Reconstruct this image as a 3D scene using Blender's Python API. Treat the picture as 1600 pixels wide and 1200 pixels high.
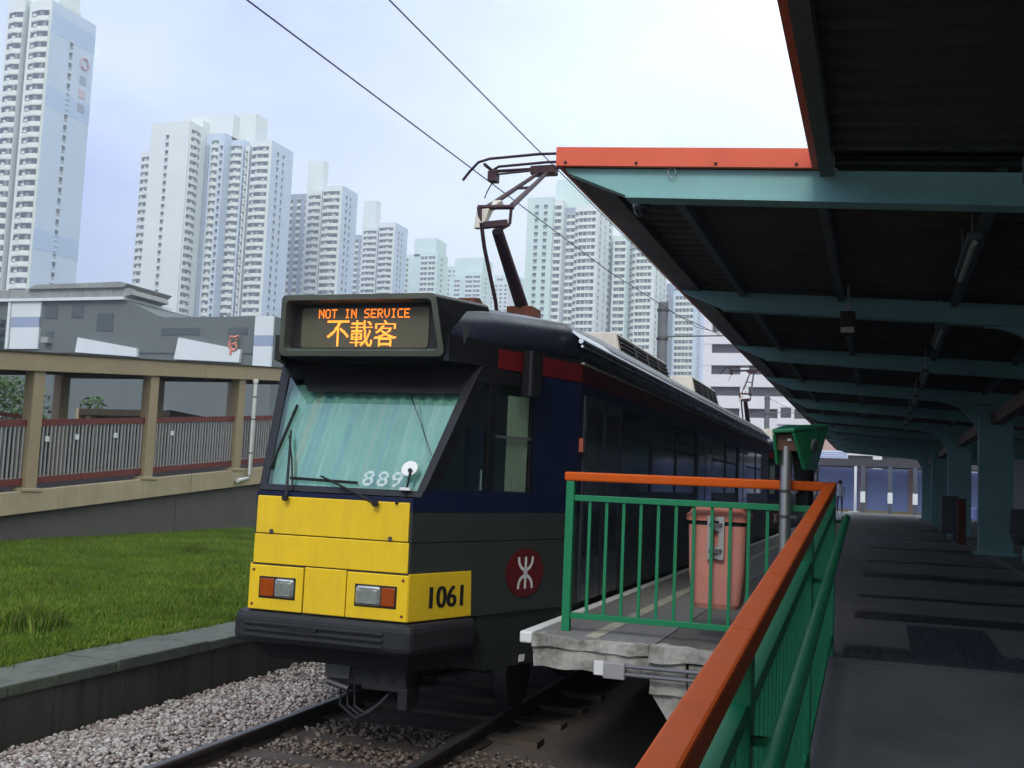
import bpy, bmesh, math, random
import numpy as np
from mathutils import Vector, Matrix, noise as mnoise
R = math.radians
random.seed(7); rng = np.random.default_rng(11)
scene = bpy.context.scene
for o in list(bpy.data.objects): bpy.data.objects.remove(o)
COL = scene.collection

# ------------------------------------------------------------------ camera
# world: +Y runs along the track away from the camera, +X to the platform, z = 0 is the rail top
def cam_matrix(yaw, pitch, roll, loc):
    f = Vector((-math.sin(yaw) * math.cos(pitch), math.cos(yaw) * math.cos(pitch), math.sin(pitch)))
    r = Vector((math.cos(yaw), math.sin(yaw), 0)); u = r.cross(f)
    r2 = r * math.cos(roll) + u * math.sin(roll); u2 = u * math.cos(roll) - r * math.sin(roll)
    m = Matrix(((r2.x, u2.x, -f.x, loc[0]), (r2.y, u2.y, -f.y, loc[1]), (r2.z, u2.z, -f.z, loc[2]), (0, 0, 0, 1)))
    return m
cd = bpy.data.cameras.new('camera'); cam = bpy.data.objects.new('camera', cd); COL.objects.link(cam)
cd.sensor_width = 36; cd.lens = 36 * 1668.35 / 1600; cd.clip_start = 0.05; cd.clip_end = 6000
cam.matrix_world = cam_matrix(0.3347, 0.08855, 0.0433, (0, 0, 2.0))
scene.camera = cam

# ------------------------------------------------------------------ world and sun
SUN_EL, SUN_AZ = R(40), R(178)      # azimuth measured from +Y towards +X: behind the camera, to the left
w = bpy.data.worlds.new('World'); scene.world = w; w.use_nodes = True
nt = w.node_tree; nt.nodes.clear()
def N(t, **k):
    n = nt.nodes.new(t)
    for a, b in k.items(): setattr(n, a, b)
    return n
out = N('ShaderNodeOutputWorld'); bg = N('ShaderNodeBackground'); bg.inputs[1].default_value = 0.1
sky = N('ShaderNodeTexSky', sky_type='NISHITA'); sky.sun_disc = False
sky.sun_elevation = SUN_EL; sky.sun_rotation = SUN_AZ; sky.dust_density = 3.0; sky.air_density = 1.0
tc = N('ShaderNodeTexCoord'); mp = N('ShaderNodeMapping'); mp.inputs['Scale'].default_value = (1.0, 1.0, 2.2)
mp.inputs['Location'].default_value = (0.3, 0.1, 0.4)
nz = N('ShaderNodeTexNoise'); nz.inputs['Scale'].default_value = 1.7; nz.inputs['Detail'].default_value = 5; nz.inputs['Roughness'].default_value = .5
sx = N('ShaderNodeSeparateXYZ')
# thin cloud: denser (whiter) towards +X, thinner (bluer) towards -X, broken up by noise
m1 = N('ShaderNodeMath', operation='MULTIPLY_ADD'); m1.inputs[1].default_value = 0.95; m1.inputs[2].default_value = 0.43
m2 = N('ShaderNodeMath', operation='MULTIPLY_ADD'); m2.inputs[1].default_value = 1.15
m3 = N('ShaderNodeMath', operation='MULTIPLY_ADD'); m3.inputs[1].default_value = -0.2
ramp = N('ShaderNodeValToRGB')
ramp.color_ramp.elements[0].position = 0.30; ramp.color_ramp.elements[0].color = (5.3, 6.4, 11.0, 1)
ramp.color_ramp.elements[1].position = 1.0; ramp.color_ramp.elements[1].color = (12.6, 13.8, 14.0, 1)
e = ramp.color_ramp.elements.new(0.6); e.color = (9.0, 10.3, 12.8, 1)
mix = N('ShaderNodeMix', data_type='RGBA'); mix.inputs[0].default_value = 0.94
cie = N('ShaderNodeMapRange'); cie.inputs[1].default_value = 0; cie.inputs[2].default_value = 1; cie.inputs[3].default_value = .80; cie.inputs[4].default_value = 1.75
vsc = N('ShaderNodeVectorMath', operation='SCALE')
L = nt.links.new
L(tc.outputs['Generated'], mp.inputs[0]); L(mp.outputs[0], nz.inputs['Vector']); L(tc.outputs['Generated'], sx.inputs[0])
L(sx.outputs['X'], m1.inputs[0]); L(nz.outputs['Fac'], m2.inputs[0]); L(m1.outputs[0], m2.inputs[2])
L(sx.outputs['Z'], m3.inputs[0]); L(m2.outputs[0], m3.inputs[2]); L(m3.outputs[0], ramp.inputs[0])
L(sx.outputs['Z'], cie.inputs[0]); L(ramp.outputs[0], vsc.inputs[0]); L(cie.outputs[0], vsc.inputs['Scale'])
L(sky.outputs[0], mix.inputs[6]); L(vsc.outputs[0], mix.inputs[7]); L(mix.outputs[2], bg.inputs[0]); L(bg.outputs[0], out.inputs[0])
sl = bpy.data.lights.new('sun', 'SUN'); sl.energy = 1.5; sl.angle = R(14); sl.color = (1.0, .96, .9)
so = bpy.data.objects.new('sun', sl); COL.objects.link(so); so.location = (-10, -10, 30)
sd = Vector((math.sin(SUN_AZ) * math.cos(SUN_EL), math.cos(SUN_AZ) * math.cos(SUN_EL), math.sin(SUN_EL)))
so.rotation_euler = (-sd).to_track_quat('-Z', 'Y').to_euler()
scene.view_settings.view_transform = 'Standard'; scene.view_settings.look = 'None'
scene.view_settings.exposure = 0.0; scene.view_settings.gamma = 1.0
scene.view_settings.use_curve_mapping = False
scene.render.engine = 'CYCLES'
scene.cycles.use_denoising = True
scene.cycles.max_bounces = 8; scene.cycles.transparent_max_bounces = 12; scene.cycles.volume_bounces = 0
scene.cycles.sample_clamp_indirect = 6

# ------------------------------------------------------------------ materials
MATS = {}
def mat(name, col, rough=.6, metal=0., var=.12, vscale=3., bump=0., bscale=40., streak=0., streakcol=(.05, .045, .04), island=0., spec=.3, coat=0., dirt=0., dscale=1.4, dirtcol=(.05, .045, .04)):
    if name in MATS: return MATS[name]
    m = bpy.data.materials.new(name); m.use_nodes = True; t = m.node_tree; b = t.nodes['Principled BSDF']
    n = lambda ty, **k: (lambda q: ([setattr(q, a, v) for a, v in k.items()], q)[1])(t.nodes.new(ty))
    l = t.links.new
    b.inputs['Roughness'].default_value = rough; b.inputs['Metallic'].default_value = metal
    b.inputs['Specular IOR Level'].default_value = spec; b.inputs['Coat Weight'].default_value = coat
    co = n('ShaderNodeTexCoord')
    cur = n('ShaderNodeRGB'); cur.outputs[0].default_value = (*col, 1); cur = cur.outputs[0]
    if var or island:
        nz = n('ShaderNodeTexNoise'); nz.inputs['Scale'].default_value = vscale; nz.inputs['Detail'].default_value = 6; nz.inputs['Roughness'].default_value = .65
        l(co.outputs['Object'], nz.inputs['Vector'])
        mr = n('ShaderNodeMapRange'); mr.inputs[1].default_value = .3; mr.inputs[2].default_value = .7
        mr.inputs[3].default_value = 1 - var; mr.inputs[4].default_value = 1 + var; l(nz.outputs['Fac'], mr.inputs[0])
        v = mr.outputs[0]
        if island:
            g = n('ShaderNodeNewGeometry'); m2 = n('ShaderNodeMapRange'); m2.inputs[3].default_value = 1 - island; m2.inputs[4].default_value = 1 + island
            l(g.outputs['Random Per Island'], m2.inputs[0]); mu = n('ShaderNodeMath', operation='MULTIPLY'); l(v, mu.inputs[0]); l(m2.outputs[0], mu.inputs[1]); v = mu.outputs[0]
        vm = n('ShaderNodeVectorMath', operation='SCALE'); l(cur, vm.inputs[0]); l(v, vm.inputs['Scale']); cur = vm.outputs[0]
    def over(cur, vec_scale, sc, lo, hi, amount, c2):
        mp = n('ShaderNodeMapping'); mp.inputs['Scale'].default_value = vec_scale; l(co.outputs['Object'], mp.inputs[0])
        nz = n('ShaderNodeTexNoise'); nz.inputs['Scale'].default_value = sc; nz.inputs['Detail'].default_value = 7; nz.inputs['Roughness'].default_value = .7
        l(mp.outputs[0], nz.inputs['Vector'])
        mr = n('ShaderNodeMapRange'); mr.inputs[1].default_value = lo; mr.inputs[2].default_value = hi; mr.inputs[4].default_value = amount; l(nz.outputs['Fac'], mr.inputs[0])
        mx = n('ShaderNodeMix', data_type='RGBA'); l(mr.outputs[0], mx.inputs[0]); l(cur, mx.inputs[6]); mx.inputs[7].default_value = (*c2, 1)
        return mx.outputs[2]
    if dirt: cur = over(cur, (1, 1, 1), dscale, .48, .72, dirt, dirtcol)
    if streak: cur = over(cur, (6, 6, .5), 1.6, .48, .75, streak, streakcol)
    l(cur, b.inputs['Base Color'])
    rn = n('ShaderNodeTexNoise'); rn.inputs['Scale'].default_value = vscale * 2.3; rn.inputs['Detail'].default_value = 4; l(co.outputs['Object'], rn.inputs['Vector'])
    rr = n('ShaderNodeMapRange'); rr.inputs[3].default_value = max(.02, rough - .1); rr.inputs[4].default_value = min(1, rough + .12); l(rn.outputs['Fac'], rr.inputs[0]); l(rr.outputs[0], b.inputs['Roughness'])
    if bump:
        bn = n('ShaderNodeTexNoise'); bn.inputs['Scale'].default_value = bscale; bn.inputs['Detail'].default_value = 5; l(co.outputs['Object'], bn.inputs['Vector'])
        bp = n('ShaderNodeBump'); bp.inputs['Strength'].default_value = bump; bp.inputs['Distance'].default_value = .02; l(bn.outputs['Fac'], bp.inputs['Height']); l(bp.outputs[0], b.inputs['Normal'])
    MATS[name] = m; return m
def glass_mat(name, tint, gloss, rough=.02, gtint=(1, 1, 1)):
    m = bpy.data.materials.new(name); m.use_nodes = True; t = m.node_tree; t.nodes.clear()
    o = t.nodes.new('ShaderNodeOutputMaterial'); mx = t.nodes.new('ShaderNodeMixShader'); tr = t.nodes.new('ShaderNodeBsdfTransparent'); gl = t.nodes.new('ShaderNodeBsdfGlossy')
    lw = t.nodes.new('ShaderNodeLayerWeight'); lw.inputs[0].default_value = .5; pw = t.nodes.new('ShaderNodeMath'); pw.operation = 'POWER'; pw.inputs[1].default_value = 4.0
    ad = t.nodes.new('ShaderNodeMath'); ad.operation = 'MULTIPLY_ADD'; ad.use_clamp = True; ad.inputs[1].default_value = .9; ad.inputs[2].default_value = gloss
    tr.inputs[0].default_value = (*tint, 1); gl.inputs['Roughness'].default_value = rough; gl.inputs[0].default_value = (*gtint, 1)
    t.links.new(lw.outputs['Facing'], pw.inputs[0]); t.links.new(pw.outputs[0], ad.inputs[0]); t.links.new(ad.outputs[0], mx.inputs[0]); t.links.new(tr.outputs[0], mx.inputs[1]); t.links.new(gl.outputs[0], mx.inputs[2]); t.links.new(mx.outputs[0], o.inputs[0])
    MATS[name] = m; return m
def emit_mat(name, col, s):
    m = bpy.data.materials.new(name); m.use_nodes = True; t = m.node_tree; b = t.nodes['Principled BSDF']
    b.inputs['Base Color'].default_value = (*col, 1); b.inputs['Emission Color'].default_value = (*col, 1); b.inputs['Emission Strength'].default_value = s
    MATS[name] = m; return m

mat('yellow_paint', (.84, .55, .015), .38, var=.05, vscale=2, dirt=.22, dscale=2.2, dirtcol=(.45, .30, .05), streak=.20, streakcol=(.34, .23, .06), bump=.05, bscale=3)
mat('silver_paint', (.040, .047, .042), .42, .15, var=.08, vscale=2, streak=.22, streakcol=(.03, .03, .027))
mat('navy_paint', (.005, .010, .040), .35, var=.1, streak=.1)
mat('red_paint', (.13, .006, .008), .35, var=.1)
mat('red_disc', (.11, .006, .008), .4, var=.05)
mat('black_paint', (.009, .009, .010), .4, var=.2, dirt=.25, dscale=4, dirtcol=(.022, .02, .018))
mat('rubber', (.017, .018, .020), .6, var=.2, vscale=5, dirt=.35, dscale=3, dirtcol=(.035, .032, .03))
mat('housing_grey', (.10, .105, .085), .4, .1, var=.1, dirt=.15)
mat('white_paint', (.75, .75, .73), .5, var=.05, dirt=.15, dirtcol=(.4, .38, .34))
mat('digit_white', (.52, .60, .60), .6, var=.05)
mat('white_mark', (.8, .8, .8), .5, var=.05)
mat('black_mark', (.012, .012, .012), .5, var=.1)
mat('chrome', (.62, .63, .66), .22, 1., var=.1)
mat('steel', (.42, .42, .40), .35, .9, var=.1, dirt=.15)
mat('dull_steel', (.10, .10, .10), .5, .7, var=.2, dirt=.3, dscale=5)
mat('roof_grey', (.022, .027, .042), .28, .1, var=.15, streak=.2)
mat('cream_box', (.55, .5, .42), .5, var=.1, streak=.3, streakcol=(.2, .17, .12))
mat('rust', (.16, .055, .03), .75, .2, var=.35, vscale=12, dirt=.4, dscale=6, dirtcol=(.03, .02, .02))
mat('pantograph_metal', (.045, .022, .03), .55, .3, var=.3, vscale=8, dirt=.3, dscale=6, dirtcol=(.14, .05, .03))
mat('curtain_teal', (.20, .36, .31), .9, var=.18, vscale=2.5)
mat('blind_reflection_pale', (.26, .39, .34), .9, var=.2); mat('blind_reflection_blue', (.18, .32, .32), .9, var=.2)  # pale and blue streaks of windscreen reflection, coloured into the blind
mat('reflection_tube_beige', (.31, .36, .29), .9, var=.1)  # beige reflection streaks on the blind, also the lamp tubes
def thin_mat(name, col):
    m = bpy.data.materials.new(name); m.use_nodes = True; t = m.node_tree; t.nodes.clear(); o = t.nodes.new('ShaderNodeOutputMaterial'); a = t.nodes.new('ShaderNodeAddShader'); d = t.nodes.new('ShaderNodeBsdfDiffuse'); r_ = t.nodes.new('ShaderNodeBsdfTranslucent')
    d.inputs[0].default_value = (*[c * .6 for c in col], 1); r_.inputs[0].default_value = (*[c * .45 for c in col], 1); t.links.new(d.outputs[0], a.inputs[0]); t.links.new(r_.outputs[0], a.inputs[1]); t.links.new(a.outputs[0], o.inputs[0]); MATS[name] = m
thin_mat('curtain_thin', (.85, .80, .62))
mat('bulkhead_grey', (.22, .24, .23), .7)
mat('cab_dark', (.010, .011, .012), .8)
mat('seat_blue', (.03, .05, .12), .8)
mat('screen_back', (.105, .095, .058), .45, var=.05)
mat('amber_lens', (.33, .055, .006), .15, var=.1, coat=.6)
mat('lamp_lens', (.42, .44, .42), .08, .55, var=.25, vscale=30, coat=.8)
mat('dark_glass', (.012, .018, .02), .05, 0, var=0, spec=.8)
mat('door_panel', (.06, .07, .09), .3, .3, var=.1)
glass_mat('windscreen_glass', (.80, .93, .89), .09, .02, (.85, 1, .95))
glass_mat('cab_glass', (.80, .88, .85), .02)
glass_mat('shelter_glass', (.75, .85, .9), .05)
emit_mat('led_orange', (1.0, .20, .015), 1.8)
emit_mat('led_core', (1.0, .27, .03), 2.2)

mat('teal_steel', (.225, .44, .425), .5, var=.08, vscale=1.2, dirt=.18, dscale=2.2, dirtcol=(.10, .13, .11), streak=.12, streakcol=(.08, .1, .09))
mat('orange_fascia', (.70, .115, .055), .5, var=.06, dirt=.12, dirtcol=(.35, .1, .06))
mat('orange_rail', (.62, .095, .004), .55, var=.12, vscale=5, dirt=.3, dscale=5, dirtcol=(.30, .07, .02), spec=.15, streak=.10, streakcol=(.62, .25, .12))
mat('green_rail', (.012, .21, .085), .42, var=.1, vscale=5, dirt=.2, dscale=5, dirtcol=(.02, .09, .05))
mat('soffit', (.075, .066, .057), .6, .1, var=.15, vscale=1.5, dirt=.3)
mat('purlin', (.10, .115, .11), .6, var=.1)
mat('concrete', (.40, .385, .34), .85, var=.25, vscale=6, bump=.5, bscale=25, dirt=.85, dscale=5.0, dirtcol=(.07, .06, .045), streak=.5)
mat('floor', (.15, .14, .122), .6, var=.14, vscale=.9, dirt=.7, dscale=1.1, dirtcol=(.06, .052, .044), bump=.05, bscale=80)
mat('floor_light', (.22, .21, .20), .6, var=.14, vscale=2, dirt=.4, dscale=1.6, dirtcol=(.13, .125, .12), bump=.1, bscale=60)
mat('tactile', (.045, .045, .05), .5, var=.2, vscale=3, dirt=.3, dscale=3)
mat('dark_band', (.03, .03, .032), .35, var=.2)
mat('yellow_line', (.46, .43, .33), .6, var=.15, vscale=8, dirt=.5, dscale=6, dirtcol=(.2, .19, .17))
mat('bin_pink', (.62, .25, .195), .45, var=.06, vscale=4, dirt=.15, dscale=5, dirtcol=(.45, .15, .11))
mat('bin_lid', (.56, .19, .13), .45, var=.08)
mat('green_plastic', (.012, .17, .065), .3, var=.08, coat=.3)
mat('brown_plate', (.16, .08, .055), .6, var=.1)
mat('wall_concrete', (.058, .054, .046), .9, var=.3, vscale=2, bump=.3, bscale=20, streak=.85, streakcol=(.016, .015, .013), dirt=.5)
mat('coping', (.095, .105, .082), .85, var=.25, vscale=7, bump=.35, bscale=40, dirt=.75, dscale=4, dirtcol=(.04, .045, .03))
mat('sleeper', (.075, .062, .052), .85, var=.3, vscale=5, bump=.3, dirt=.4, dirtcol=(.16, .11, .07))
mat('rail_side', (.055, .042, .034), .75, .3, var=.3, vscale=8)
mat('rail_top', (.10, .095, .09), .4, .6, var=.3, vscale=9)
mat('ballast_bed', (.12, .10, .09), .95, var=.3, vscale=20, bump=.5)
mat('soil', (.05, .065, .022), .95, var=.3, vscale=4)
mat('asphalt', (.08, .08, .078), .9, var=.2)
mat('lawn_earth', (.04, .075, .008), .95, spec=0, var=.35, vscale=1.5, bump=.4)
mat('beige_paint', (.31, .235, .145), .6, var=.07, vscale=1.2, streak=.2, streakcol=(.22, .17, .12), dirt=.12)
mat('beige_concrete', (.36, .29, .19), .8, var=.1, vscale=1.5, streak=.4, streakcol=(.2, .17, .13), bump=.1)
mat('ramp_wall', (.095, .085, .078), .9, var=.12, vscale=1.2, streak=.3, streakcol=(.08, .075, .07))
mat('red_brown', (.13, .028, .022), .5, var=.15)
mat('bar_grey', (.33, .32, .32), .5, var=.1)
mat('dark_soffit', (.045, .034, .022), .8, var=.2)
mat('podium_grey', (.12, .14, .14), .8, var=.06, vscale=.3, streak=.25, streakcol=(.10, .115, .115), dirt=.1, dscale=.3)
mat('podium_white', (.62, .66, .68), .6, var=.05, vscale=.4, streak=.12, streakcol=(.4, .42, .42))
mat('podium_band', (.28, .33, .46), .6, var=.05)
mat('podium_dark', (.07, .085, .10), .7, var=.15, vscale=1)
mat('podium_stone', (.27, .28, .27), .85, var=.2, vscale=.8, streak=.55, streakcol=(.10, .10, .10))
mat('coral', (.62, .24, .17), .6, var=.1)
mat('facade_white', (.66, .70, .68), .85, var=.05, vscale=.06, streak=.1, streakcol=(.5, .53, .54))
mat('facade_blue', (.52, .60, .72), .85, var=.05, vscale=.06, streak=.1, streakcol=(.42, .48, .58))
mat('facade_band', (.43, .53, .70), .85, var=.06, vscale=.1)
mat('facade_green', (.56, .68, .64), .85, var=.05, vscale=.06)
mat('facade_recess', (.30, .35, .42), .9, var=.06)
mat('facade_apron', (.70, .73, .68), .85, var=.04)
mat('win_glass', (.04, .055, .08), .2, var=.5, vscale=.35, spec=.6)
mat('win_curtain', (.22, .235, .25), .7, var=.3, vscale=.5)
mat('logo_faded', (.56, .43, .48), .8, var=.1)
mat('carpark_white', (.72, .70, .72), .8, var=.04, vscale=.2, streak=.12, streakcol=(.5, .48, .48))
mat('carpark_dark', (.07, .065, .08), .9, var=.2)
mat('lavender_wall', (.34, .42, .78), .8, var=.06, vscale=.5)
mat('pink_column', (.50, .33, .31), .8, var=.08)
mat('post_dark', (.09, .10, .13), .6, var=.1)
mat('skin', (.42, .24, .16), .6, var=.05); mat('hair', (.012, .01, .01), .5); mat('shirt', (.30, .32, .36), .8, var=.1); mat('trousers', (.04, .045, .06), .8)
mat('leaf', (.045, .095, .02), .6, var=.25, vscale=3, island=.45)
mat('bark', (.07, .05, .035), .9, var=.3)
mat('wire', (.05, .05, .075), .6, .3, var=.1)
mat('mast_grey', (.17, .17, .18), .6, .3, var=.2, vscale=2, streak=.3)
mat('cable_white', (.62, .63, .62), .5, var=.08)
mat('bench_grey', (.10, .10, .105), .7, var=.15)

# ------------------------------------------------------------------ mesh helpers
class MB:
    def __init__(s): s.v = []; s.f = []; s.m = []; s.mats = []; s.smooth = []
    def mi(s, name):
        if name not in s.mats: s.mats.append(name)
        return s.mats.index(name)
    def add(s, vs, fs, m, smooth=False):
        k = len(s.v); i = s.mi(m); s.v += [tuple(p) for p in vs]
        for f in fs: s.f.append(tuple(k + q for q in f)); s.m.append(i); s.smooth.append(smooth)
        return s
    def box(s, x0, x1, y0, y1, z0, z1, m):
        return s.add([(x0, y0, z0), (x1, y0, z0), (x1, y1, z0), (x0, y1, z0), (x0, y0, z1), (x1, y0, z1), (x1, y1, z1), (x0, y1, z1)],
                     [(0, 3, 2, 1), (4, 5, 6, 7), (0, 1, 5, 4), (1, 2, 6, 5), (2, 3, 7, 6), (3, 0, 4, 7)], m)
    def hexa(s, b, t, m):   # bottom 4 (ccw from above) and top 4
        return s.add(list(b) + list(t), [(3, 2, 1, 0), (4, 5, 6, 7), (0, 1, 5, 4), (1, 2, 6, 5), (2, 3, 7, 6), (3, 0, 4, 7)], m)
    def prism(s, poly, d, m):   # poly: list of 3-D points (one planar loop), d: extrusion vector
        n = len(poly); d = Vector(d); a = [Vector(p) for p in poly]
        fs = [tuple(reversed(range(n))), tuple(range(n, 2 * n))] + [(i, (i + 1) % n, n + (i + 1) % n, n + i) for i in range(n)]
        return s.add(a + [p + d for p in a], fs, m)
    def bar(s, a, b, w, h, m, up=(0, 0, 1)):   # rectangular bar from a to b
        a = Vector(a); b = Vector(b); d = (b - a).normalized(); u = Vector(up); x = d.cross(u)
        if x.length < 1e-4: x = d.cross(Vector((0, 1, 0)))
        x.normalize(); u = x.cross(d)
        q = lambda p: [p - x * w / 2 - u * h / 2, p + x * w / 2 - u * h / 2, p + x * w / 2 + u * h / 2, p - x * w / 2 + u * h / 2]
        return s.add(q(a) + q(b), [(0, 1, 2, 3), (7, 6, 5, 4), (1, 0, 4, 5), (2, 1, 5, 6), (3, 2, 6, 7), (0, 3, 7, 4)], m)
    def tube(s, pts, r, m, n=8, smooth=True, closed=False):
        P = [Vector(p) for p in pts]; rs = r if isinstance(r, (list, tuple)) else [r] * len(P); vs = []
        for i, p in enumerate(P):
            d = (P[min(i + 1, len(P) - 1)] - P[max(i - 1, 0)]).normalized()
            u = Vector((0, 0, 1)) if abs(d.z) < .9 else Vector((0, 1, 0))
            x = d.cross(u).normalized(); y = x.cross(d)
            vs += [p + (x * math.cos(2 * math.pi * k / n) + y * math.sin(2 * math.pi * k / n)) * rs[i] for k in range(n)]
        fs = [(i * n + k, i * n + (k + 1) % n, (i + 1) * n + (k + 1) % n, (i + 1) * n + k) for i in range(len(P) - 1) for k in range(n)]
        s.add(vs, fs, m, smooth)
        e = (len(P) - 1) * n
        s.add(vs[:n], [tuple(reversed(range(n)))], m); s.add(vs[e:], [tuple(range(n))], m)
        return s
    def disc(s, c, nrm, r, th, m, n=24, rz=None):
        nrm = Vector(nrm).normalized(); u = Vector((0, 0, 1)) if abs(nrm.z) < .9 else Vector((0, 1, 0)); x = u.cross(nrm).normalized(); y = nrm.cross(x); c = Vector(c)
        ry = rz or r
        return s.prism([c + x * r * math.cos(2 * math.pi * k / n) + y * ry * math.sin(2 * math.pi * k / n) for k in range(n)], nrm * th, m)
    def loft(s, rings, m, smooth=False, cap=True, closed=True):
        n = len(rings[0]); vs = [p for r in rings for p in r]; fs = []
        for i in range(len(rings) - 1):
            for k in range(n if closed else n - 1): fs.append((i * n + k, i * n + (k + 1) % n, (i + 1) * n + (k + 1) % n, (i + 1) * n + k))
        s.add(vs, fs, m, smooth)
        if cap: s.add(rings[0], [tuple(reversed(range(n)))], m); s.add(rings[-1], [tuple(range(n))], m)
        return s
    def mesh(s, name='mesh'):
        me = bpy.data.meshes.new(name); me.from_pydata([tuple(p) for p in s.v], [], s.f)
        for q in s.mats: me.materials.append(MATS[q])
        me.polygons.foreach_set('material_index', s.m); me.polygons.foreach_set('use_smooth', s.smooth); me.update()
        bm = bmesh.new(); bm.from_mesh(me); bmesh.ops.recalc_face_normals(bm, faces=bm.faces); bm.to_mesh(me); bm.free()
        return me
    def build(s, name, parent=None, bevel=0, kind=None, loc=None):
        o = bpy.data.objects.new(name, s.mesh(name)); COL.objects.link(o)
        if parent is not None: o.parent = parent; o.location = -Vector(parent_origin(parent))
        if bevel:
            b = o.modifiers.new('bevel', 'BEVEL'); b.width = bevel; b.segments = 2; b.limit_method = 'ANGLE'; b.angle_limit = R(40)
        if kind: o['kind'] = kind
        return o
def parent_origin(p):
    v = Vector(p.location)
    while p.parent: p = p.parent; v = v + Vector(p.location)
    return v
def obj_from_mesh(name, me, parent, world_loc, rot=(0, 0, 0), scale=(1, 1, 1)):
    o = bpy.data.objects.new(name, me); COL.objects.link(o); o.parent = parent
    o.location = Vector(world_loc) - (parent_origin(parent) if parent else Vector((0, 0, 0))); o.rotation_euler = rot; o.scale = scale
    return o
def tag(o, label, cat, group=None):
    o['label'] = label; o['category'] = cat
    if group: o['group'] = group
    return o
def thing(name, label, cat, loc=(0, 0, 0), group=None):
    o = bpy.data.objects.new(name, None); COL.objects.link(o); o.location = loc; o.empty_display_size = .3
    return tag(o, label, cat, group)
def copy_tree(o, parent=None):
    c = o.copy(); COL.objects.link(c); c.parent = parent
    for ch in list(o.children): copy_tree(ch, c)
    return c
def struct(o): o['kind'] = 'structure'; return o
def lerp(a, b, t): return a + (b - a) * t

TEXTCACHE = {}
def text_tris(body, size=1., offset=0., align='CENTER'):
    cu = bpy.data.curves.new('text', 'FONT'); cu.body = body; cu.size = size; cu.offset = offset; cu.align_x = align; cu.resolution_u = 4
    o = bpy.data.objects.new('text', cu); COL.objects.link(o)
    dg = bpy.context.evaluated_depsgraph_get(); me = bpy.data.meshes.new_from_object(o.evaluated_get(dg)); me.calc_loop_triangles()
    v = [Vector((p.co.x, p.co.y)) for p in me.vertices]; t = [tuple(x.vertices) for x in me.loop_triangles]
    bpy.data.objects.remove(o); bpy.data.curves.remove(cu); bpy.data.meshes.remove(me)
    return v, t
def raster(body, rows, cols=None, offset=0.):
    v, t = text_tris(body, 1., offset); A = np.array([[p.x, p.y] for p in v]); lo = A.min(0); hi = A.max(0)
    if cols is None: cols = int(round(rows * (hi[0] - lo[0]) / (hi[1] - lo[1])))
    gx = lo[0] + (np.arange(cols) + .5) * (hi[0] - lo[0]) / cols; gy = lo[1] + (np.arange(rows) + .5) * (hi[1] - lo[1]) / rows
    X, Y = np.meshgrid(gx, gy); M = np.zeros(X.shape, bool)
    for a, b, c in t:
        p, q, r = A[a], A[b], A[c]
        d = (q[1] - r[1]) * (p[0] - r[0]) + (r[0] - q[0]) * (p[1] - r[1])
        if abs(d) < 1e-12: continue
        l1 = ((q[1] - r[1]) * (X - r[0]) + (r[0] - q[0]) * (Y - r[1])) / d; l2 = ((r[1] - p[1]) * (X - r[0]) + (p[0] - r[0]) * (Y - r[1])) / d
        M |= (l1 >= -.02) & (l2 >= -.02) & (l1 + l2 <= 1.02)
    return M

# ================================================================== SETTING
def sheet(name, x0, x1, y0, y1, z, m, kind='structure'):
    b = MB(); b.add([(x0, y0, z), (x1, y0, z), (x1, y1, z), (x0, y1, z)], [(0, 1, 2, 3)], m); o = b.build(name); o['kind'] = kind; return o
sheet('ground', -1500, 1500, -300, 2500, -.42, 'asphalt')
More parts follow.
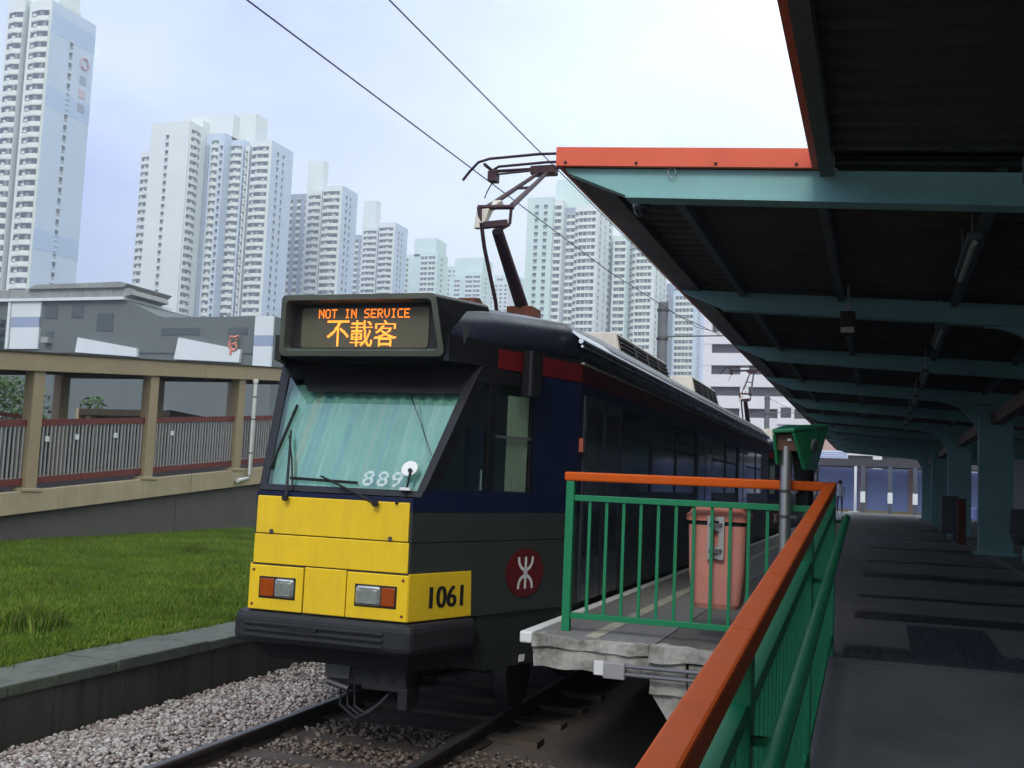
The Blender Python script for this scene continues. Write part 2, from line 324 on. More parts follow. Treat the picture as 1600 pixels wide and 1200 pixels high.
# ballast bed and stones
bed = MB(); NX, NY = 24, 60
xs = np.linspace(-6.3, .2, NX); ys = np.linspace(-4, 75, NY)
def bed_z(x, y): return -.150 + .02 * mnoise.noise(Vector((x * .35, y * .35, 0))) - (.05 if x < -5.2 else 0) * min(1, (-5.2 - x)) - (.14 * min(1, max(0, x + 2.6)))
bed.add([(x, y, bed_z(x, y)) for y in ys for x in xs], [(j * NX + i, j * NX + i + 1, (j + 1) * NX + i + 1, (j + 1) * NX + i) for j in range(NY - 1) for i in range(NX - 1)], 'ballast_bed')
bed = bed.build('track_bed'); bed['kind'] = 'structure'
def stone_mat():
    m = bpy.data.materials.new('stones'); m.use_nodes = True; t = m.node_tree; b = t.nodes['Principled BSDF']; l = t.links.new
    g = t.nodes.new('ShaderNodeNewGeometry'); r = t.nodes.new('ShaderNodeValToRGB'); r.color_ramp.interpolation = 'CONSTANT'
    cs = [(.30, .25, .22), (.38, .345, .31), (.22, .17, .15), (.46, .42, .385), (.275, .24, .215), (.33, .265, .23), (.18, .145, .13), (.37, .345, .315)]
    while len(r.color_ramp.elements) < len(cs): r.color_ramp.elements.new(.5)
    for i, c in enumerate(cs): r.color_ramp.elements[i].position = i / len(cs); r.color_ramp.elements[i].color = (*c, 1)
    l(g.outputs['Random Per Island'], r.inputs[0])
    # oil and brake dust between and right of the rails
    tc = t.nodes.new('ShaderNodeTexCoord'); sx = t.nodes.new('ShaderNodeSeparateXYZ'); l(tc.outputs['Object'], sx.inputs[0])
    nz = t.nodes.new('ShaderNodeTexNoise'); nz.inputs['Scale'].default_value = 1.2; nz.inputs['Detail'].default_value = 4; l(tc.outputs['Object'], nz.inputs['Vector'])
    ad = t.nodes.new('ShaderNodeMath'); ad.operation = 'MULTIPLY_ADD'; ad.inputs[1].default_value = .8; l(nz.outputs['Fac'], ad.inputs[0]); l(sx.outputs['X'], ad.inputs[2])
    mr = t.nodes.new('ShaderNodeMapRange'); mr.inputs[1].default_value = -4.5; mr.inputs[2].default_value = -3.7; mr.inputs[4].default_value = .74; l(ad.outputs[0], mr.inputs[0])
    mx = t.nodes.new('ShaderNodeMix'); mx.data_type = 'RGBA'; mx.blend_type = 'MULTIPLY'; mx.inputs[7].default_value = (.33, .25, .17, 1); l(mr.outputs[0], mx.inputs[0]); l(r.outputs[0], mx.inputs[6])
    n2 = t.nodes.new('ShaderNodeTexNoise'); n2.inputs['Scale'].default_value = 60; l(tc.outputs['Object'], n2.inputs['Vector'])
    m2 = t.nodes.new('ShaderNodeMapRange'); m2.inputs[3].default_value = .75; m2.inputs[4].default_value = 1.25; l(n2.outputs['Fac'], m2.inputs[0])
    vm = t.nodes.new('ShaderNodeVectorMath'); vm.operation = 'SCALE'; l(mx.outputs[2], vm.inputs[0]); l(m2.outputs[0], vm.inputs['Scale'])
    l(vm.outputs[0], b.inputs['Base Color']); b.inputs['Roughness'].default_value = .85; MATS['stones'] = m
stone_mat()
def stones():
    bm = bmesh.new(); bmesh.ops.create_icosphere(bm, subdivisions=1, radius=1); base = np.array([v.co[:] for v in bm.verts]); tri = np.array([[q.index for q in f.verts] for f in bm.faces]); bm.free()
    shapes = [base * (1 + rng.uniform(-.42, .4, (len(base), 1))) for _ in range(10)]
    V = []; F = []; k = 0
    areas = [(-6.12, -4.62, 2.6, 9.5, 1700), (-4.42, -3.14, 3.0, 8.6, 1000), (-2.98, -.9, 3.0, 8.0, 900), (-6.12, -4.62, 9.5, 14, 400)]
    for x0, x1, y0, y1, dens in areas:
        n = int((x1 - x0) * (y1 - y0) * dens)
        for _ in range(n):
            x = rng.uniform(x0, x1); y = rng.uniform(y0, y1)
            if (y % .7) < .2 and -4.5 < x < -3.06 and rng.random() < .9: continue
            s = rng.uniform(.010, .023) * (1, 1.3)[rng.random() < .2]; q = shapes[rng.integers(10)] * np.array([s * rng.uniform(.8, 1.3), s * rng.uniform(.8, 1.3), s * .75])
            a, b_, c = rng.uniform(0, 6.28, 3); ca, sa = math.cos(a), math.sin(a); cb, sb = math.cos(b_ * .12), math.sin(b_ * .12)
            M = np.array([[ca, -sa, 0], [sa, ca, 0], [0, 0, 1]]) @ np.array([[1, 0, 0], [0, cb, -sb], [0, sb, cb]])
            heap = .035 * max(0, 1 - abs(x + 5.3) / .7) if x < -4.6 else 0
            V.append(q @ M.T + np.array([x, y, bed_z(x, y) + rng.uniform(.0, .045) + heap])); F.append(tri + k); k += len(base)
    V = np.concatenate(V); F = np.concatenate(F); me = bpy.data.meshes.new('ballast')
    me.vertices.add(len(V)); me.vertices.foreach_set('co', V.ravel()); me.loops.add(F.size); me.loops.foreach_set('vertex_index', F.ravel())
    me.polygons.add(len(F)); me.polygons.foreach_set('loop_start', np.arange(0, F.size, 3)); me.polygons.foreach_set('loop_total', np.full(len(F), 3)); me.update(calc_edges=True)
    me.materials.append(MATS['stones']); o = bpy.data.objects.new('ballast_gravel', me); COL.objects.link(o); o['kind'] = 'stuff'
    tag(o, 'pinkish grey crushed stone ballast beside and between the rails', 'gravel')
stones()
# rails and sleepers
trk = thing('railway_track', 'straight railway track of two dark rails on sleepers in ballast', 'track', (-3.78, 3, -.2))
for cx in (-4.53, -3.03):
    b = MB(); prof = [(-.07, -.15), (.07, -.15), (.07, -.135), (.012, -.115), (.012, -.04), (.036, -.03), (.036, -.004), (.028, 0), (-.028, 0), (-.036, -.004), (-.036, -.03), (-.012, -.04), (-.012, -.115), (-.07, -.135)]
    b.prism([(cx + x, -3, z + .004) for x, z in prof], (0, 75, 0), 'rail_side')
    b.box(cx - .026, cx + .026, -3, 72, .0045, .007, 'rail_top')
    b.build('rail', trk)
sm = MB(); sm.box(-1.2, 1.2, -.1, .1, -.1, 0, 'sleeper'); sm = sm.mesh('sleeper')
cl = MB(); cl.box(-.11, .11, -.07, .07, 0, .03, 'rail_side'); cl.tube([(-.075, -.02, .03), (-.075, -.02, .055)], .018, 'rail_side', 6); cl.tube([(.075, .02, .03), (.075, .02, .055)], .018, 'rail_side', 6); cl = cl.mesh('base_plate')
for i in range(12):
    y = 2.9 + .7 * i; s = obj_from_mesh('sleeper', sm, trk, (-3.78, y, -.105 + random.uniform(-.008, .008)), (0, 0, random.uniform(-.01, .01)))
    for cx in (-4.53, -3.03): obj_from_mesh('base_plate', cl, s, (cx, y, -.135))
b = MB(); b.box(-4.9, -4.72, 4.05, 4.16, -.135, -.085, 'yellow_line'); tag(b.build('marker_block'), 'small flat yellow marker lying in the gravel beside the rail', 'marker')
# retaining wall with coping slabs
rw = thing('retaining_wall', 'low dark stained concrete retaining wall with pale coping beside track', 'wall', (-6.3, 3, -.3))
y = -2.0
while y < 34:
    wd = random.uniform(.62, .95); b = MB(); o_ = random.uniform(0, .012)
    b.box(-6.30, -6.195 + o_, y, y + wd - .012, -.42, .20, 'wall_concrete'); b.build('wall_panel', rw); y += wd
b = MB(); b.box(-6.6, -6.3, -2, 34, -.42, .2, 'wall_concrete'); b.build('wall_core', rw)
y = -2.0
while y < 34:
    wd = random.uniform(1.15, 1.35); b = MB(); dz = random.uniform(-.006, .006)
    b.box(-6.77, -6.165 + random.uniform(-.006, .006), y, y + wd - .01, .2005, .30 + dz, 'coping'); b.build('coping_slab', rw, .012); y += wd
# lawn
lw = MB(); xs = np.linspace(-16.25, -6.72, 30); ys = np.linspace(-2, 34, 60)
def lawn_z(x, y): return lerp(.285, .385, min(1, (-6.72 - x) / 9.3)) + (.035 * mnoise.noise(Vector((x * .8, y * .8, 3))) + .02 * mnoise.noise(Vector((x * 2.5, y * 2.5, 7)))) * min(1, (-6.72 - x) * 2)
lw.add([(x, y, lawn_z(x, y)) for y in ys for x in xs], [(j * 30 + i, j * 30 + i + 1, (j + 1) * 30 + i + 1, (j + 1) * 30 + i) for j in range(59) for i in range(29)], 'lawn_earth', True)
struct(lw.build('lawn'))
sheet('pavement', -140, -16.2, -40, 200, .33, 'asphalt')
def blade_mat():
    m = bpy.data.materials.new('grass_blades'); m.use_nodes = True; t = m.node_tree; b = t.nodes['Principled BSDF']; l = t.links.new
    g = t.nodes.new('ShaderNodeNewGeometry'); r = t.nodes.new('ShaderNodeValToRGB')
    r.color_ramp.elements[0].color = (.050, .110, .006, 1); r.color_ramp.elements[1].color = (.10, .185, .012, 1); e = r.color_ramp.elements.new(.93); e.color = (.17, .20, .04, 1)
    r.color_ramp.elements[2].position = .97
    tc = t.nodes.new('ShaderNodeTexCoord'); nz = t.nodes.new('ShaderNodeTexNoise'); nz.inputs['Scale'].default_value = .7; nz.inputs['Detail'].default_value = 5; l(tc.outputs['Object'], nz.inputs['Vector'])
    mr = t.nodes.new('ShaderNodeMapRange'); mr.inputs[1].default_value = .3; mr.inputs[2].default_value = .7; mr.inputs[3].default_value = .62; mr.inputs[4].default_value = 1.25; l(nz.outputs['Fac'], mr.inputs[0])
    vm = t.nodes.new('ShaderNodeVectorMath'); vm.operation = 'SCALE'; l(g.outputs['Random Per Island'], r.inputs[0]); l(r.outputs[0], vm.inputs[0]); l(mr.outputs[0], vm.inputs['Scale']); l(vm.outputs[0], b.inputs['Base Color'])
    b.inputs['Roughness'].default_value = .8; b.inputs['Specular IOR Level'].default_value = 0; b.inputs['Subsurface Weight'].default_value = 0; b.inputs['Transmission Weight'].default_value = 0
    MATS['grass_blades'] = m
blade_mat()
def blades(name, xs, ys, zs, h, wd, lean):
    n = len(xs); a = rng.uniform(0, 6.28, n); la = rng.uniform(0, 6.28, n); le = rng.uniform(.1, 1, n) * lean
    dx, dy = np.cos(a) * wd / 2, np.sin(a) * wd / 2; lx, ly = np.cos(la) * le * h, np.sin(la) * le * h
    z0 = np.zeros(n); V = np.stack([np.stack([xs - dx, ys - dy, zs], 1), np.stack([xs + dx, ys + dy, zs], 1),
        np.stack([xs + dx * .8 + lx * .3, ys + dy * .8 + ly * .3, zs + h * .55], 1), np.stack([xs - dx * .8 + lx * .3, ys - dy * .8 + ly * .3, zs + h * .55], 1),
        np.stack([xs + lx, ys + ly, zs + h * (1 - .25 * le)], 1)], 1).reshape(-1, 3)
    k = np.arange(n)[:, None] * 5; q = np.array([[0, 1, 2], [0, 2, 3], [3, 2, 4]]); F = (k[:, None, :] + q[None]).reshape(-1, 3)
    me = bpy.data.meshes.new(name); me.vertices.add(len(V)); me.vertices.foreach_set('co', V.ravel()); me.loops.add(F.size); me.loops.foreach_set('vertex_index', F.ravel())
    me.polygons.add(len(F)); me.polygons.foreach_set('loop_start', np.arange(0, F.size, 3)); me.polygons.foreach_set('loop_total', np.full(len(F), 3)); me.update(calc_edges=True)
    me.materials.append(MATS['grass_blades']); o = bpy.data.objects.new(name, me); COL.objects.link(o); return o
n = 130000; gx = -6.74 - 9.2 * rng.random(n) ** 1.15; gy = 5.5 + 21 * rng.random(n) ** 1.25
gz = np.array([lawn_z(x, y) for x, y in zip(gx, gy)]) - .01
pat = np.array([mnoise.noise(Vector((x * .55, y * .55, 1))) for x, y in zip(gx, gy)])
g = blades('lawn_grass', gx, gy, gz, rng.uniform(.035, .085, n) * (1 + .5 * pat), rng.uniform(.006, .012, n), .8); g['kind'] = 'stuff'; tag(g, 'short uneven green grass covering the lawn', 'grass')
n = 9000; ex = -6.80 + .22 * rng.random(n) ** 2; ey = 4.5 + 20 * rng.random(n)
keep = np.array([mnoise.noise(Vector((0, y * 2.2, 5))) + .6 * mnoise.noise(Vector((0, y * 7, 9))) for y in ey]) > (ex + 6.80) * 5 - .25; ex = ex[keep]; ey = ey[keep]; n = len(ex)
g = blades('verge_grass', ex, ey, np.full(n, .285), rng.uniform(.03, .09, n), rng.uniform(.006, .011, n), 1.1); g['kind'] = 'stuff'; tag(g, 'ragged grass creeping over the back edge of the coping', 'grass')
n = 700; a = rng.uniform(0, 6.28, n); rr = rng.random(n) ** .7 * .33; tx = -8.05 + np.cos(a) * rr; ty = 8.75 + np.sin(a) * rr
g = blades('grass_tuft', tx, ty, np.full(n, .29), rng.uniform(.22, .46, n) * (1 - rr), rng.uniform(.007, .013, n), 1.0); tag(g, 'tall clump of long grass near the left end of the coping', 'grass tuft')
n = 260; a = rng.uniform(0, 6.28, n); rr = rng.random(n) ** .7 * .22; tx = -12.4 + np.cos(a) * rr; ty = 17.6 + np.sin(a) * rr
g = blades('grass_tuft', tx, ty, np.full(n, .33), rng.uniform(.10, .22, n) * (1 - rr), rng.uniform(.007, .013, n), 1.0); tag(g, 'small dark clump of grass in the middle of the lawn', 'grass tuft')

# platform and ramp
PZ = .93; PY = 7.28; RS = .083
pl = struct(MB().box(-2.28, 4.6, PY + .05, 66, .70, .926, 'floor').build('platform'))
b = MB(); b.box(-2.30, -1.43, PY + .02, 66, .80, .93, 'floor_light'); b.build('edge_paving', pl)
for i in range(16):
    y0 = PY + 1.25 * i; m = MB(); m.box(-2.395, -2.302, y0, y0 + 1.243, .855, .936, 'white_paint'); m.build('nosing_block', pl, .012)
b = MB(); b.box(-2.395, -2.302, PY + 20, 66, .855, .936, 'white_paint'); b.build('nosing_far', pl)
b = MB(); b.box(-1.93, -1.83, PY + .03, 40, .9305, .934, 'yellow_line'); b.build('painted_line', pl)
b = MB(); b.box(-1.44, -1.425, PY + .03, 40, .9305, .933, 'floor_light'); b.build('joint_strip', pl)
# broken concrete end face, edge beam and pier
def rough_block(x0, x1, y0, y1, z0, z1, m, amp, seed, step=.06):
    bm = bmesh.new(); bmesh.ops.create_cube(bm, size=1)
    for v in bm.verts: v.co = Vector((lerp(x0, x1, v.co.x + .5), lerp(y0, y1, v.co.y + .5), lerp(z0, z1, v.co.z + .5)))
    for ax, d in ((0, x1 - x0), (1, y1 - y0), (2, z1 - z0)):
        k = min(14, max(1, int(d / step)))
        for i in range(1, k):
            p = Vector((x0, y0, z0)); p[ax] += d * i / k; nn = Vector((0, 0, 0)); nn[ax] = 1
            bmesh.ops.bisect_plane(bm, geom=bm.verts[:] + bm.edges[:] + bm.faces[:], plane_co=p, plane_no=nn)
    for v in bm.verts:
        q = v.co * 7 + Vector((seed, 0, 0)); v.co += Vector((mnoise.noise(q), mnoise.noise(q + Vector((9, 0, 0))), mnoise.noise(q + Vector((0, 9, 0))))) * amp
    r = MB(); vs = [v.co.copy() for v in bm.verts]; bm.verts.index_update(); r.add(vs, [tuple(q.index for q in f.verts) for f in bm.faces], m); bm.free(); return r
rough_block(-2.30, -1.48, PY - .03, PY + .10, .845, .922, 'concrete', .022, 1, .04).build('edge_stone', pl)
rough_block(-1.46, -.36, PY - .05, PY + .10, .82, .922, 'concrete', .016, 2, .05).build('edge_stone', pl)
rough_block(-2.28, -1.46, PY - .005, PY + .32, .705, .835, 'concrete', .016, 3, .05).build('edge_beam', pl)
x = -1.455
for wd in (.26, .24, .25, .33):
    rough_block(x, x + wd - .012, PY - .01 + random.uniform(-.01, .01), PY + .4, .60, .815, 'concrete', .012, x * 9, .05).build('end_stone', pl); x += wd
b = MB(); b.prism([(-1.46, PY + .03, .61), (-1.12, PY + .03, .61), (-1.12, PY + .03, .38), (-1.33, PY + .03, .42)], (0, .6, 0), 'concrete'); b.build('pier_bracket', pl)
rough_block(-1.30, -.36, PY + .02, PY + .5, -.3, .60, 'concrete', .02, 6, .1).build('pier', pl)
b = MB(); b.box(-1.28, 4.55, PY + .45, 66, -.4, .70, 'wall_concrete'); b.build('foundation_wall', pl)
# conduit and junction box on the end face
cj = thing('cable_conduit', 'two grey conduit pipes with a square junction box on platform end', 'conduit', (-1.7, PY - .06, .7))
b = MB(); b.box(-1.76, -1.61, PY - .10, PY - .04, .685, .795, 'bar_grey'); b.build('junction_box', cj, .008)
for z in (.775, .72): b = MB(); b.tube([(-1.61, PY - .072, z), (-.8, PY - .072, z + .005), (-.36, PY - .072, z + .005)], .014, 'mast_grey', 8); b.build('pipe', cj)
b = MB(); b.box(-1.83, -1.765, PY - .07, PY - .02, .70, .79, 'white_paint'); b.build('white_plate', cj)
# ramp
rp = MB(); ry0 = -6.0; rz = lambda y: PZ + (y - 7.46) * RS
rp.add([(-.37, ry0, rz(ry0)), (4.6, ry0, rz(ry0)), (4.6, 7.46, rz(7.46)), (-.37, 7.46, rz(7.46)), (-.37, ry0, -.4), (4.6, ry0, -.4), (4.6, 7.46, -.4), (-.37, 7.46, -.4)],
       [(0, 1, 2, 3), (4, 5, 1, 0), (7, 4, 0, 3), (5, 6, 2, 1), (6, 7, 3, 2)], 'floor')
rp = struct(rp.build('ramp'))
b = MB(); b.prism([(-.35, ry0, -.4), (-.24, ry0, -.4), (-.24, ry0, rz(ry0) + .06), (-.35, ry0, rz(ry0) + .06)], (0, 0, 0), 'concrete') if 0 else b.hexa([(-.40, ry0, -.4), (-.372, ry0, -.4), (-.372, 7.22, -.4), (-.40, 7.22, -.4)], [(-.40, ry0, rz(ry0) + .004), (-.372, ry0, rz(ry0) + .004), (-.372, 7.22, rz(7.22) + .004), (-.40, 7.22, rz(7.22) + .004)], 'concrete')
b.build('side_wall', rp)
b = MB(); b.box(-.24, 4.6, 7.462, PY + .3, .70, .9275, 'floor'); b.build('landing', pl)
# tactile tiles (ribbed) across the ramp head and along the platform
tt = MB(); tt.box(-.146, .146, -.146, .146, 0, .008, 'tactile')
for i in range(5): tt.box(-.125 + .0625 * i - .014, -.125 + .0625 * i + .014, -.13, .13, .0082, .015, 'tactile')
tt = tt.mesh('tactile_tile')
for r_ in range(2):
    for i in range(9): obj_from_mesh('tactile_tile', tt, pl, (-.08 + .30 * i, 7.62 + .3 * r_, .928 + random.uniform(0, .002)), (0, 0, random.uniform(-.01, .01)))
for i in range(5): 
    for k in range(2): obj_from_mesh('tactile_tile', tt, pl, (.36 + .3 * k, 8.22 + .3 * i, .928 + random.uniform(0, .002)), (0, 0, 0))
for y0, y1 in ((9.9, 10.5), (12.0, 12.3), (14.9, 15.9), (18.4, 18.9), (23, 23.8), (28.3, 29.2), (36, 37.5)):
    b = MB(); b.box(-.2, 3.4, y0, y1, .9285, .931, 'dark_band'); b.build('dark_floor_band', pl)  # darker strips laid across the platform floor
b = MB(); b.box(1.9, 2.05, 7.6, 66, .928, .933, 'floor_light'); b.build('drain_strip', pl)

# ================================================================== CANOPY
CZ = lambda x: 4.356 - .065 * (x + 2.27)          # underside of the roof sheet = top of the beams
BY = [7.62 + 5.05 * k for k in range(11)]
cn = thing('platform_canopy', 'long dark platform canopy with teal tapered beams and orange end fascia', 'canopy', (2.1, 7.6, .93))
def corrugated(x0, x1, y0, y1, parent, name, pitch=.25):
    b = MB(); k = int((y1 - y0) / pitch); ring = []
    for i in range(k):
        y = y0 + i * pitch
        for dy, dz in ((0, 0), (.10, 0), (.125, .04), (.225, .04)): ring.append((y + dy, dz))
    vs = []
    for y, dz in ring: vs += [(x0, y, CZ(x0) + .075 + dz), (x1, y, CZ(x1) + .075 + dz)]
    fs = [(2 * i, 2 * i + 1, 2 * i + 3, 2 * i + 2) for i in range(len(ring) - 1)]
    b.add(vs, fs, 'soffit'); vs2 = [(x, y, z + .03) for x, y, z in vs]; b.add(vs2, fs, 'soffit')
    b.add([(x0, y0, CZ(x0) + .16), (x1, y0, CZ(x1) + .16), (x1, y1, CZ(x1) + .16), (x0, y1, CZ(x0) + .16)], [(0, 1, 2, 3)], 'roof_grey')
    return b.build(name, parent)
corrugated(-2.30, 8.2, 7.58, 62, cn, 'roof_sheet')  # right wing widened out of view to cut the sky light underneath
# left edge trim
b = MB(); b.box(-2.335, -2.305, 7.55, 62, CZ(-2.3) + .005, CZ(-2.3) + .145, 'orange_fascia'); b.build('edge_fascia', cn)
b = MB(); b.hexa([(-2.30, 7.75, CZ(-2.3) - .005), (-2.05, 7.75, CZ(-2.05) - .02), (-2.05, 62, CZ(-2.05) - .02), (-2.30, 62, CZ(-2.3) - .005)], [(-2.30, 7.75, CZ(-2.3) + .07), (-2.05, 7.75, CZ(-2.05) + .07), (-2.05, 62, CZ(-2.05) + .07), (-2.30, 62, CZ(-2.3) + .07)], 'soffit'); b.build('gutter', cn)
# end fascia
b = MB(); b.hexa([(-2.335, 7.50, CZ(-2.335)), (-.43, 7.50, CZ(-.43)), (-.43, 7.545, CZ(-.43)), (-2.335, 7.545, CZ(-2.335))], [(-2.335, 7.50, CZ(-2.335) + .142), (-.43, 7.50, CZ(-.43) + .138), (-.43, 7.545, CZ(-.43) + .138), (-2.335, 7.545, CZ(-2.335) + .142)], 'orange_fascia')
ef = b.build('end_fascia', cn)
for x in (-2.26, -1.72, -1.14, -.58): m = MB(); m.disc((x, 7.50, CZ(x) + .022), (0, -1, 0), .012, .006, 'black_mark', 10); m.build('bolt', ef)
for x in (-1.46, -.33):
    m = MB(); pts = [(x + .028 * math.cos(a), 7.53, CZ(x) - .035 + .035 * math.sin(a)) for a in np.linspace(0, 6.283, 13)]; m.tube(pts, .004, 'steel', 6); m.build('ring', ef)
def beam(y, first):
    b = MB(); hw = .06; X0, X1, X2 = -2.28, -1.80, 8.1
    d1, d2 = .205, .235
    poly = [(X0, y, CZ(X0) - .005), (X2, y, CZ(X2) - .002), (X2, y, CZ(X2) - d2), (X1, y, CZ(X1) - d1), (X0 + .02, y, CZ(X0) - .04)]
    b.prism([(p[0], p[1] - hw, p[2]) for p in poly], (0, 2 * hw, 0), 'teal_steel')
    o = b.build('beam', cn)
    m = MB(); m.hexa([(X1, y - .09, CZ(X1) - d1 - .022), (X2, y - .09, CZ(X2) - d2 - .022), (X2, y + .09, CZ(X2) - d2 - .022), (X1, y + .09, CZ(X1) - d1 - .022)], [(X1, y - .09, CZ(X1) - d1 - .002), (X2, y - .09, CZ(X2) - d2 - .002), (X2, y + .09, CZ(X2) - d2 - .002), (X1, y + .09, CZ(X1) - d1 - .002)], 'teal_steel'); m.build('bottom_flange', o)
for i, y in enumerate(BY): beam(y, i == 0)
for x in (-1.55, -.45, .75, 1.9):
    for i in range(len(BY) - 1):
        b = MB(); z = CZ(x); b.box(x - .035, x + .035, BY[i] + .065, BY[i + 1] - .065, z - .06, z + .068, 'purlin'); b.build('purlin', cn)
for i, y in enumerate(BY):
    if i % 2 == 0: continue
    b = MB(); b.box(1.80, 2.42, y - .12, y + .12, .93, CZ(2.1) - .24, 'teal_steel'); c = b.build('column', cn, .02)
    m = MB(); m.box(1.72, 2.5, y - .18, y + .18, .93, .99, 'teal_steel'); m.build('base_plate', c)
    m = MB(); r_ = .75; zt = CZ(1.2) - .25; pts = [(1.80 - r_ + r_ * math.sin(a), y, zt - r_ + r_ * math.cos(a)) for a in np.linspace(0, math.pi / 2, 10)]
    m.prism([(p[0], y - .05, p[2]) for p in pts] + [(1.802, y - .05, zt + .02)], (0, .1, 0), 'teal_steel'); m.build('haunch', c)
# longitudinal beam at the column heads with a dull red band
b = MB(); b.box(2.02, 2.22, 7.7, 62, CZ(2.1) - .62, CZ(2.1) - .40, 'red_brown'); b.build('column_tie', cn)
# canopy over the ramp
rc = thing('ramp_canopy', 'dark corrugated canopy over the ramp at upper right', 'canopy', (2.1, 0, .3))
corrugated(-.42, 8.2, -16, 7.5, rc, 'roof_sheet')  # extra length behind the camera and extra width added to block daylight
b = MB(); b.box(-.475, -.425, -16, 7.495, CZ(-.43) + .002, CZ(-.43) + .138, 'orange_fascia'); b.build('edge_fascia', rc)
b = MB(); b.box(-.42, -.325, -16, 7.53, CZ(-.37) - .055, CZ(-.37) + .07, 'purlin'); b.build('edge_beam', rc)
for y in (2.57, -2.5): b = MB(); b.hexa([(-.3, y - .06, CZ(-.3) - .21), (4.7, y - .06, CZ(4.7) - .24), (4.7, y + .06, CZ(4.7) - .24), (-.3, y + .06, CZ(-.3) - .21)], [(-.3, y - .06, CZ(-.3) + .06), (4.7, y - .06, CZ(4.7) + .06), (4.7, y + .06, CZ(4.7) + .06), (-.3, y + .06, CZ(-.3) + .06)], 'teal_steel'); b.build('beam', rc)
b = MB(); b.box(.85, .95, -16, 7.5, CZ(.9) - .09, CZ(.9) + .07, 'purlin'); b.build('purlin', rc)
# lamps hung below the canopy
def tube_lamp(x, y, ln, lab):
    t = thing('tube_lamp', lab, 'lamp', (x, y, 3.85), 'unlit tube lamps under the canopy')
    b = MB(); b.box(x - .05, x + .05, y - ln / 2, y + ln / 2, 3.86, 3.91, 'purlin'); b.build('housing', t, .01)
    b = MB(); b.tube([(x, y - ln / 2 + .04, 3.84), (x, y + ln / 2 - .04, 3.84)], .022, 'reflection_tube_beige', 10); b.build('tube', t)
    for s in (-1, 1): b = MB(); b.tube([(x, y + s * ln * .35, 3.91), (x, y + s * ln * .35, CZ(x) + .07)], .008, 'steel', 6); b.build('hanger', t)
names = ['nearest', 'second nearest', 'third nearest', 'fourth nearest', 'fifth nearest', 'sixth nearest']
for i in range(6): tube_lamp(.62, 8.95 + 4.4 * i, 1.5, f'slim unlit tube lamp under the platform canopy, {names[i]} to the ramp')
sp = thing('speaker', 'boxy hanging loudspeaker below the second teal beam of the canopy', 'speaker', (-.36, 12.2, 3.7))
b = MB(); b.box(-.44, -.28, 12.05, 12.35, 3.74, 3.98, 'dark_soffit'); s_ = b.build('cabinet', sp, .015)
b = MB(); b.box(-.43, -.29, 12.035, 12.05, 3.74, 3.80, 'yellow_line'); b.build('label_strip', s_)
b = MB(); b.bar((-.36, 12.2, 3.98), (-.36, 12.2, CZ(-.36) + .06), .03, .03, 'steel'); b.build('bracket', sp)
dc = thing('dome_camera', 'small dome camera under the left corner of the canopy', 'camera', (-1.76, 7.9, 4.1))
b = MB(); b.tube([(-1.76, 7.9, CZ(-1.76) + .06), (-1.76, 7.9, 4.17)], .055, 'white_paint', 16); b.build('mount', dc)
b = MB(); b.loft([[(-1.76 + r_ * math.cos(a), 7.9 + r_ * math.sin(a), z) for a in np.linspace(0, 6.283, 15)[:-1]] for r_, z in ((.06, 4.17), (.07, 4.14), (.06, 4.09), (.035, 4.055), (.01, 4.045))], 'dark_glass', True); b.build('dome', dc)

# ================================================================== RAILINGS
fy = 7.54; fx0, fx1 = -2.13, -.30
pf = thing('platform_railing', 'short green railing with orange top rail across the platform end', 'railing', (-2.13, fy, .93))
b = MB(); b.box(fx0 - .045, fx1 - .05, fy - .035, fy + .035, 2.005, 2.07, 'orange_rail'); b.build('top_rail', pf, .012)
b = MB(); b.box(fx0 - .03, fx0 + .03, fy - .03, fy + .03, .93, 2.004, 'green_rail'); b.build('post', pf, .004)
b = MB(); b.box(fx0 + .031, fx1 - .036, fy - .022, fy + .022, 1.862, 1.905, 'green_rail'); b.build('middle_rail', pf, .003)
b = MB(); b.box(fx0 + .031, fx1 - .036, fy - .022, fy + .022, 1.022, 1.062, 'green_rail'); b.build('bottom_rail', pf, .003)
bm_ = MB(); bm_.box(-.011, .011, -.008, .008, 1.0625, 1.8615, 'green_rail'); bm_ = bm_.mesh('baluster')
x = fx0 + .147
while x < fx1 - .1: obj_from_mesh('baluster', bm_, pf, (x, fy, 0)); x += .1255
# ramp railing
rr = thing('ramp_railing', 'long green railing with sloping orange handrail beside the ramp', 'railing', (-.31, 3, .5))
hz = lambda y: 2.07 + (y - 7.54) * RS
RX = -.3115
segs = [(-1.5, 2.66), (2.665, 5.05), (5.055, 7.575)]
for a, c in segs:
    m = MB(); w2 = .0335
    m.hexa([(RX - w2, a, hz(a) - .065), (RX + w2, a, hz(a) - .065), (RX + w2, c, hz(c) - .065), (RX - w2, c, hz(c) - .065)], [(RX - w2, a, hz(a)), (RX + w2, a, hz(a)), (RX + w2, c, hz(c)), (RX - w2, c, hz(c))], 'orange_rail'); m.build('top_rail', rr, .008)
for y in (7.54, 5.05, 2.66, .2):
    m = MB(); m.box(RX - .03, RX + .03, y - .03, y + .03, rz(y) - .02, hz(y) - .066, 'green_rail'); p = m.build('post', rr, .004)
    m = MB(); m.box(RX + .03, RX + .085, y - .012, y + .012, hz(y) - .27, hz(y) - .25, 'green_rail'); m.build('bracket', p)
def srail(name, x, off, wd, h, m, a, c):
    q = MB(); q.hexa([(x - wd / 2, a, hz(a) + off), (x + wd / 2, a, hz(a) + off), (x + wd / 2, c, hz(c) + off), (x - wd / 2, c, hz(c) + off)], [(x - wd / 2, a, hz(a) + off + h), (x + wd / 2, a, hz(a) + off + h), (x + wd / 2, c, hz(c) + off + h), (x - wd / 2, c, hz(c) + off + h)], m); return q.build(name, rr, .003)
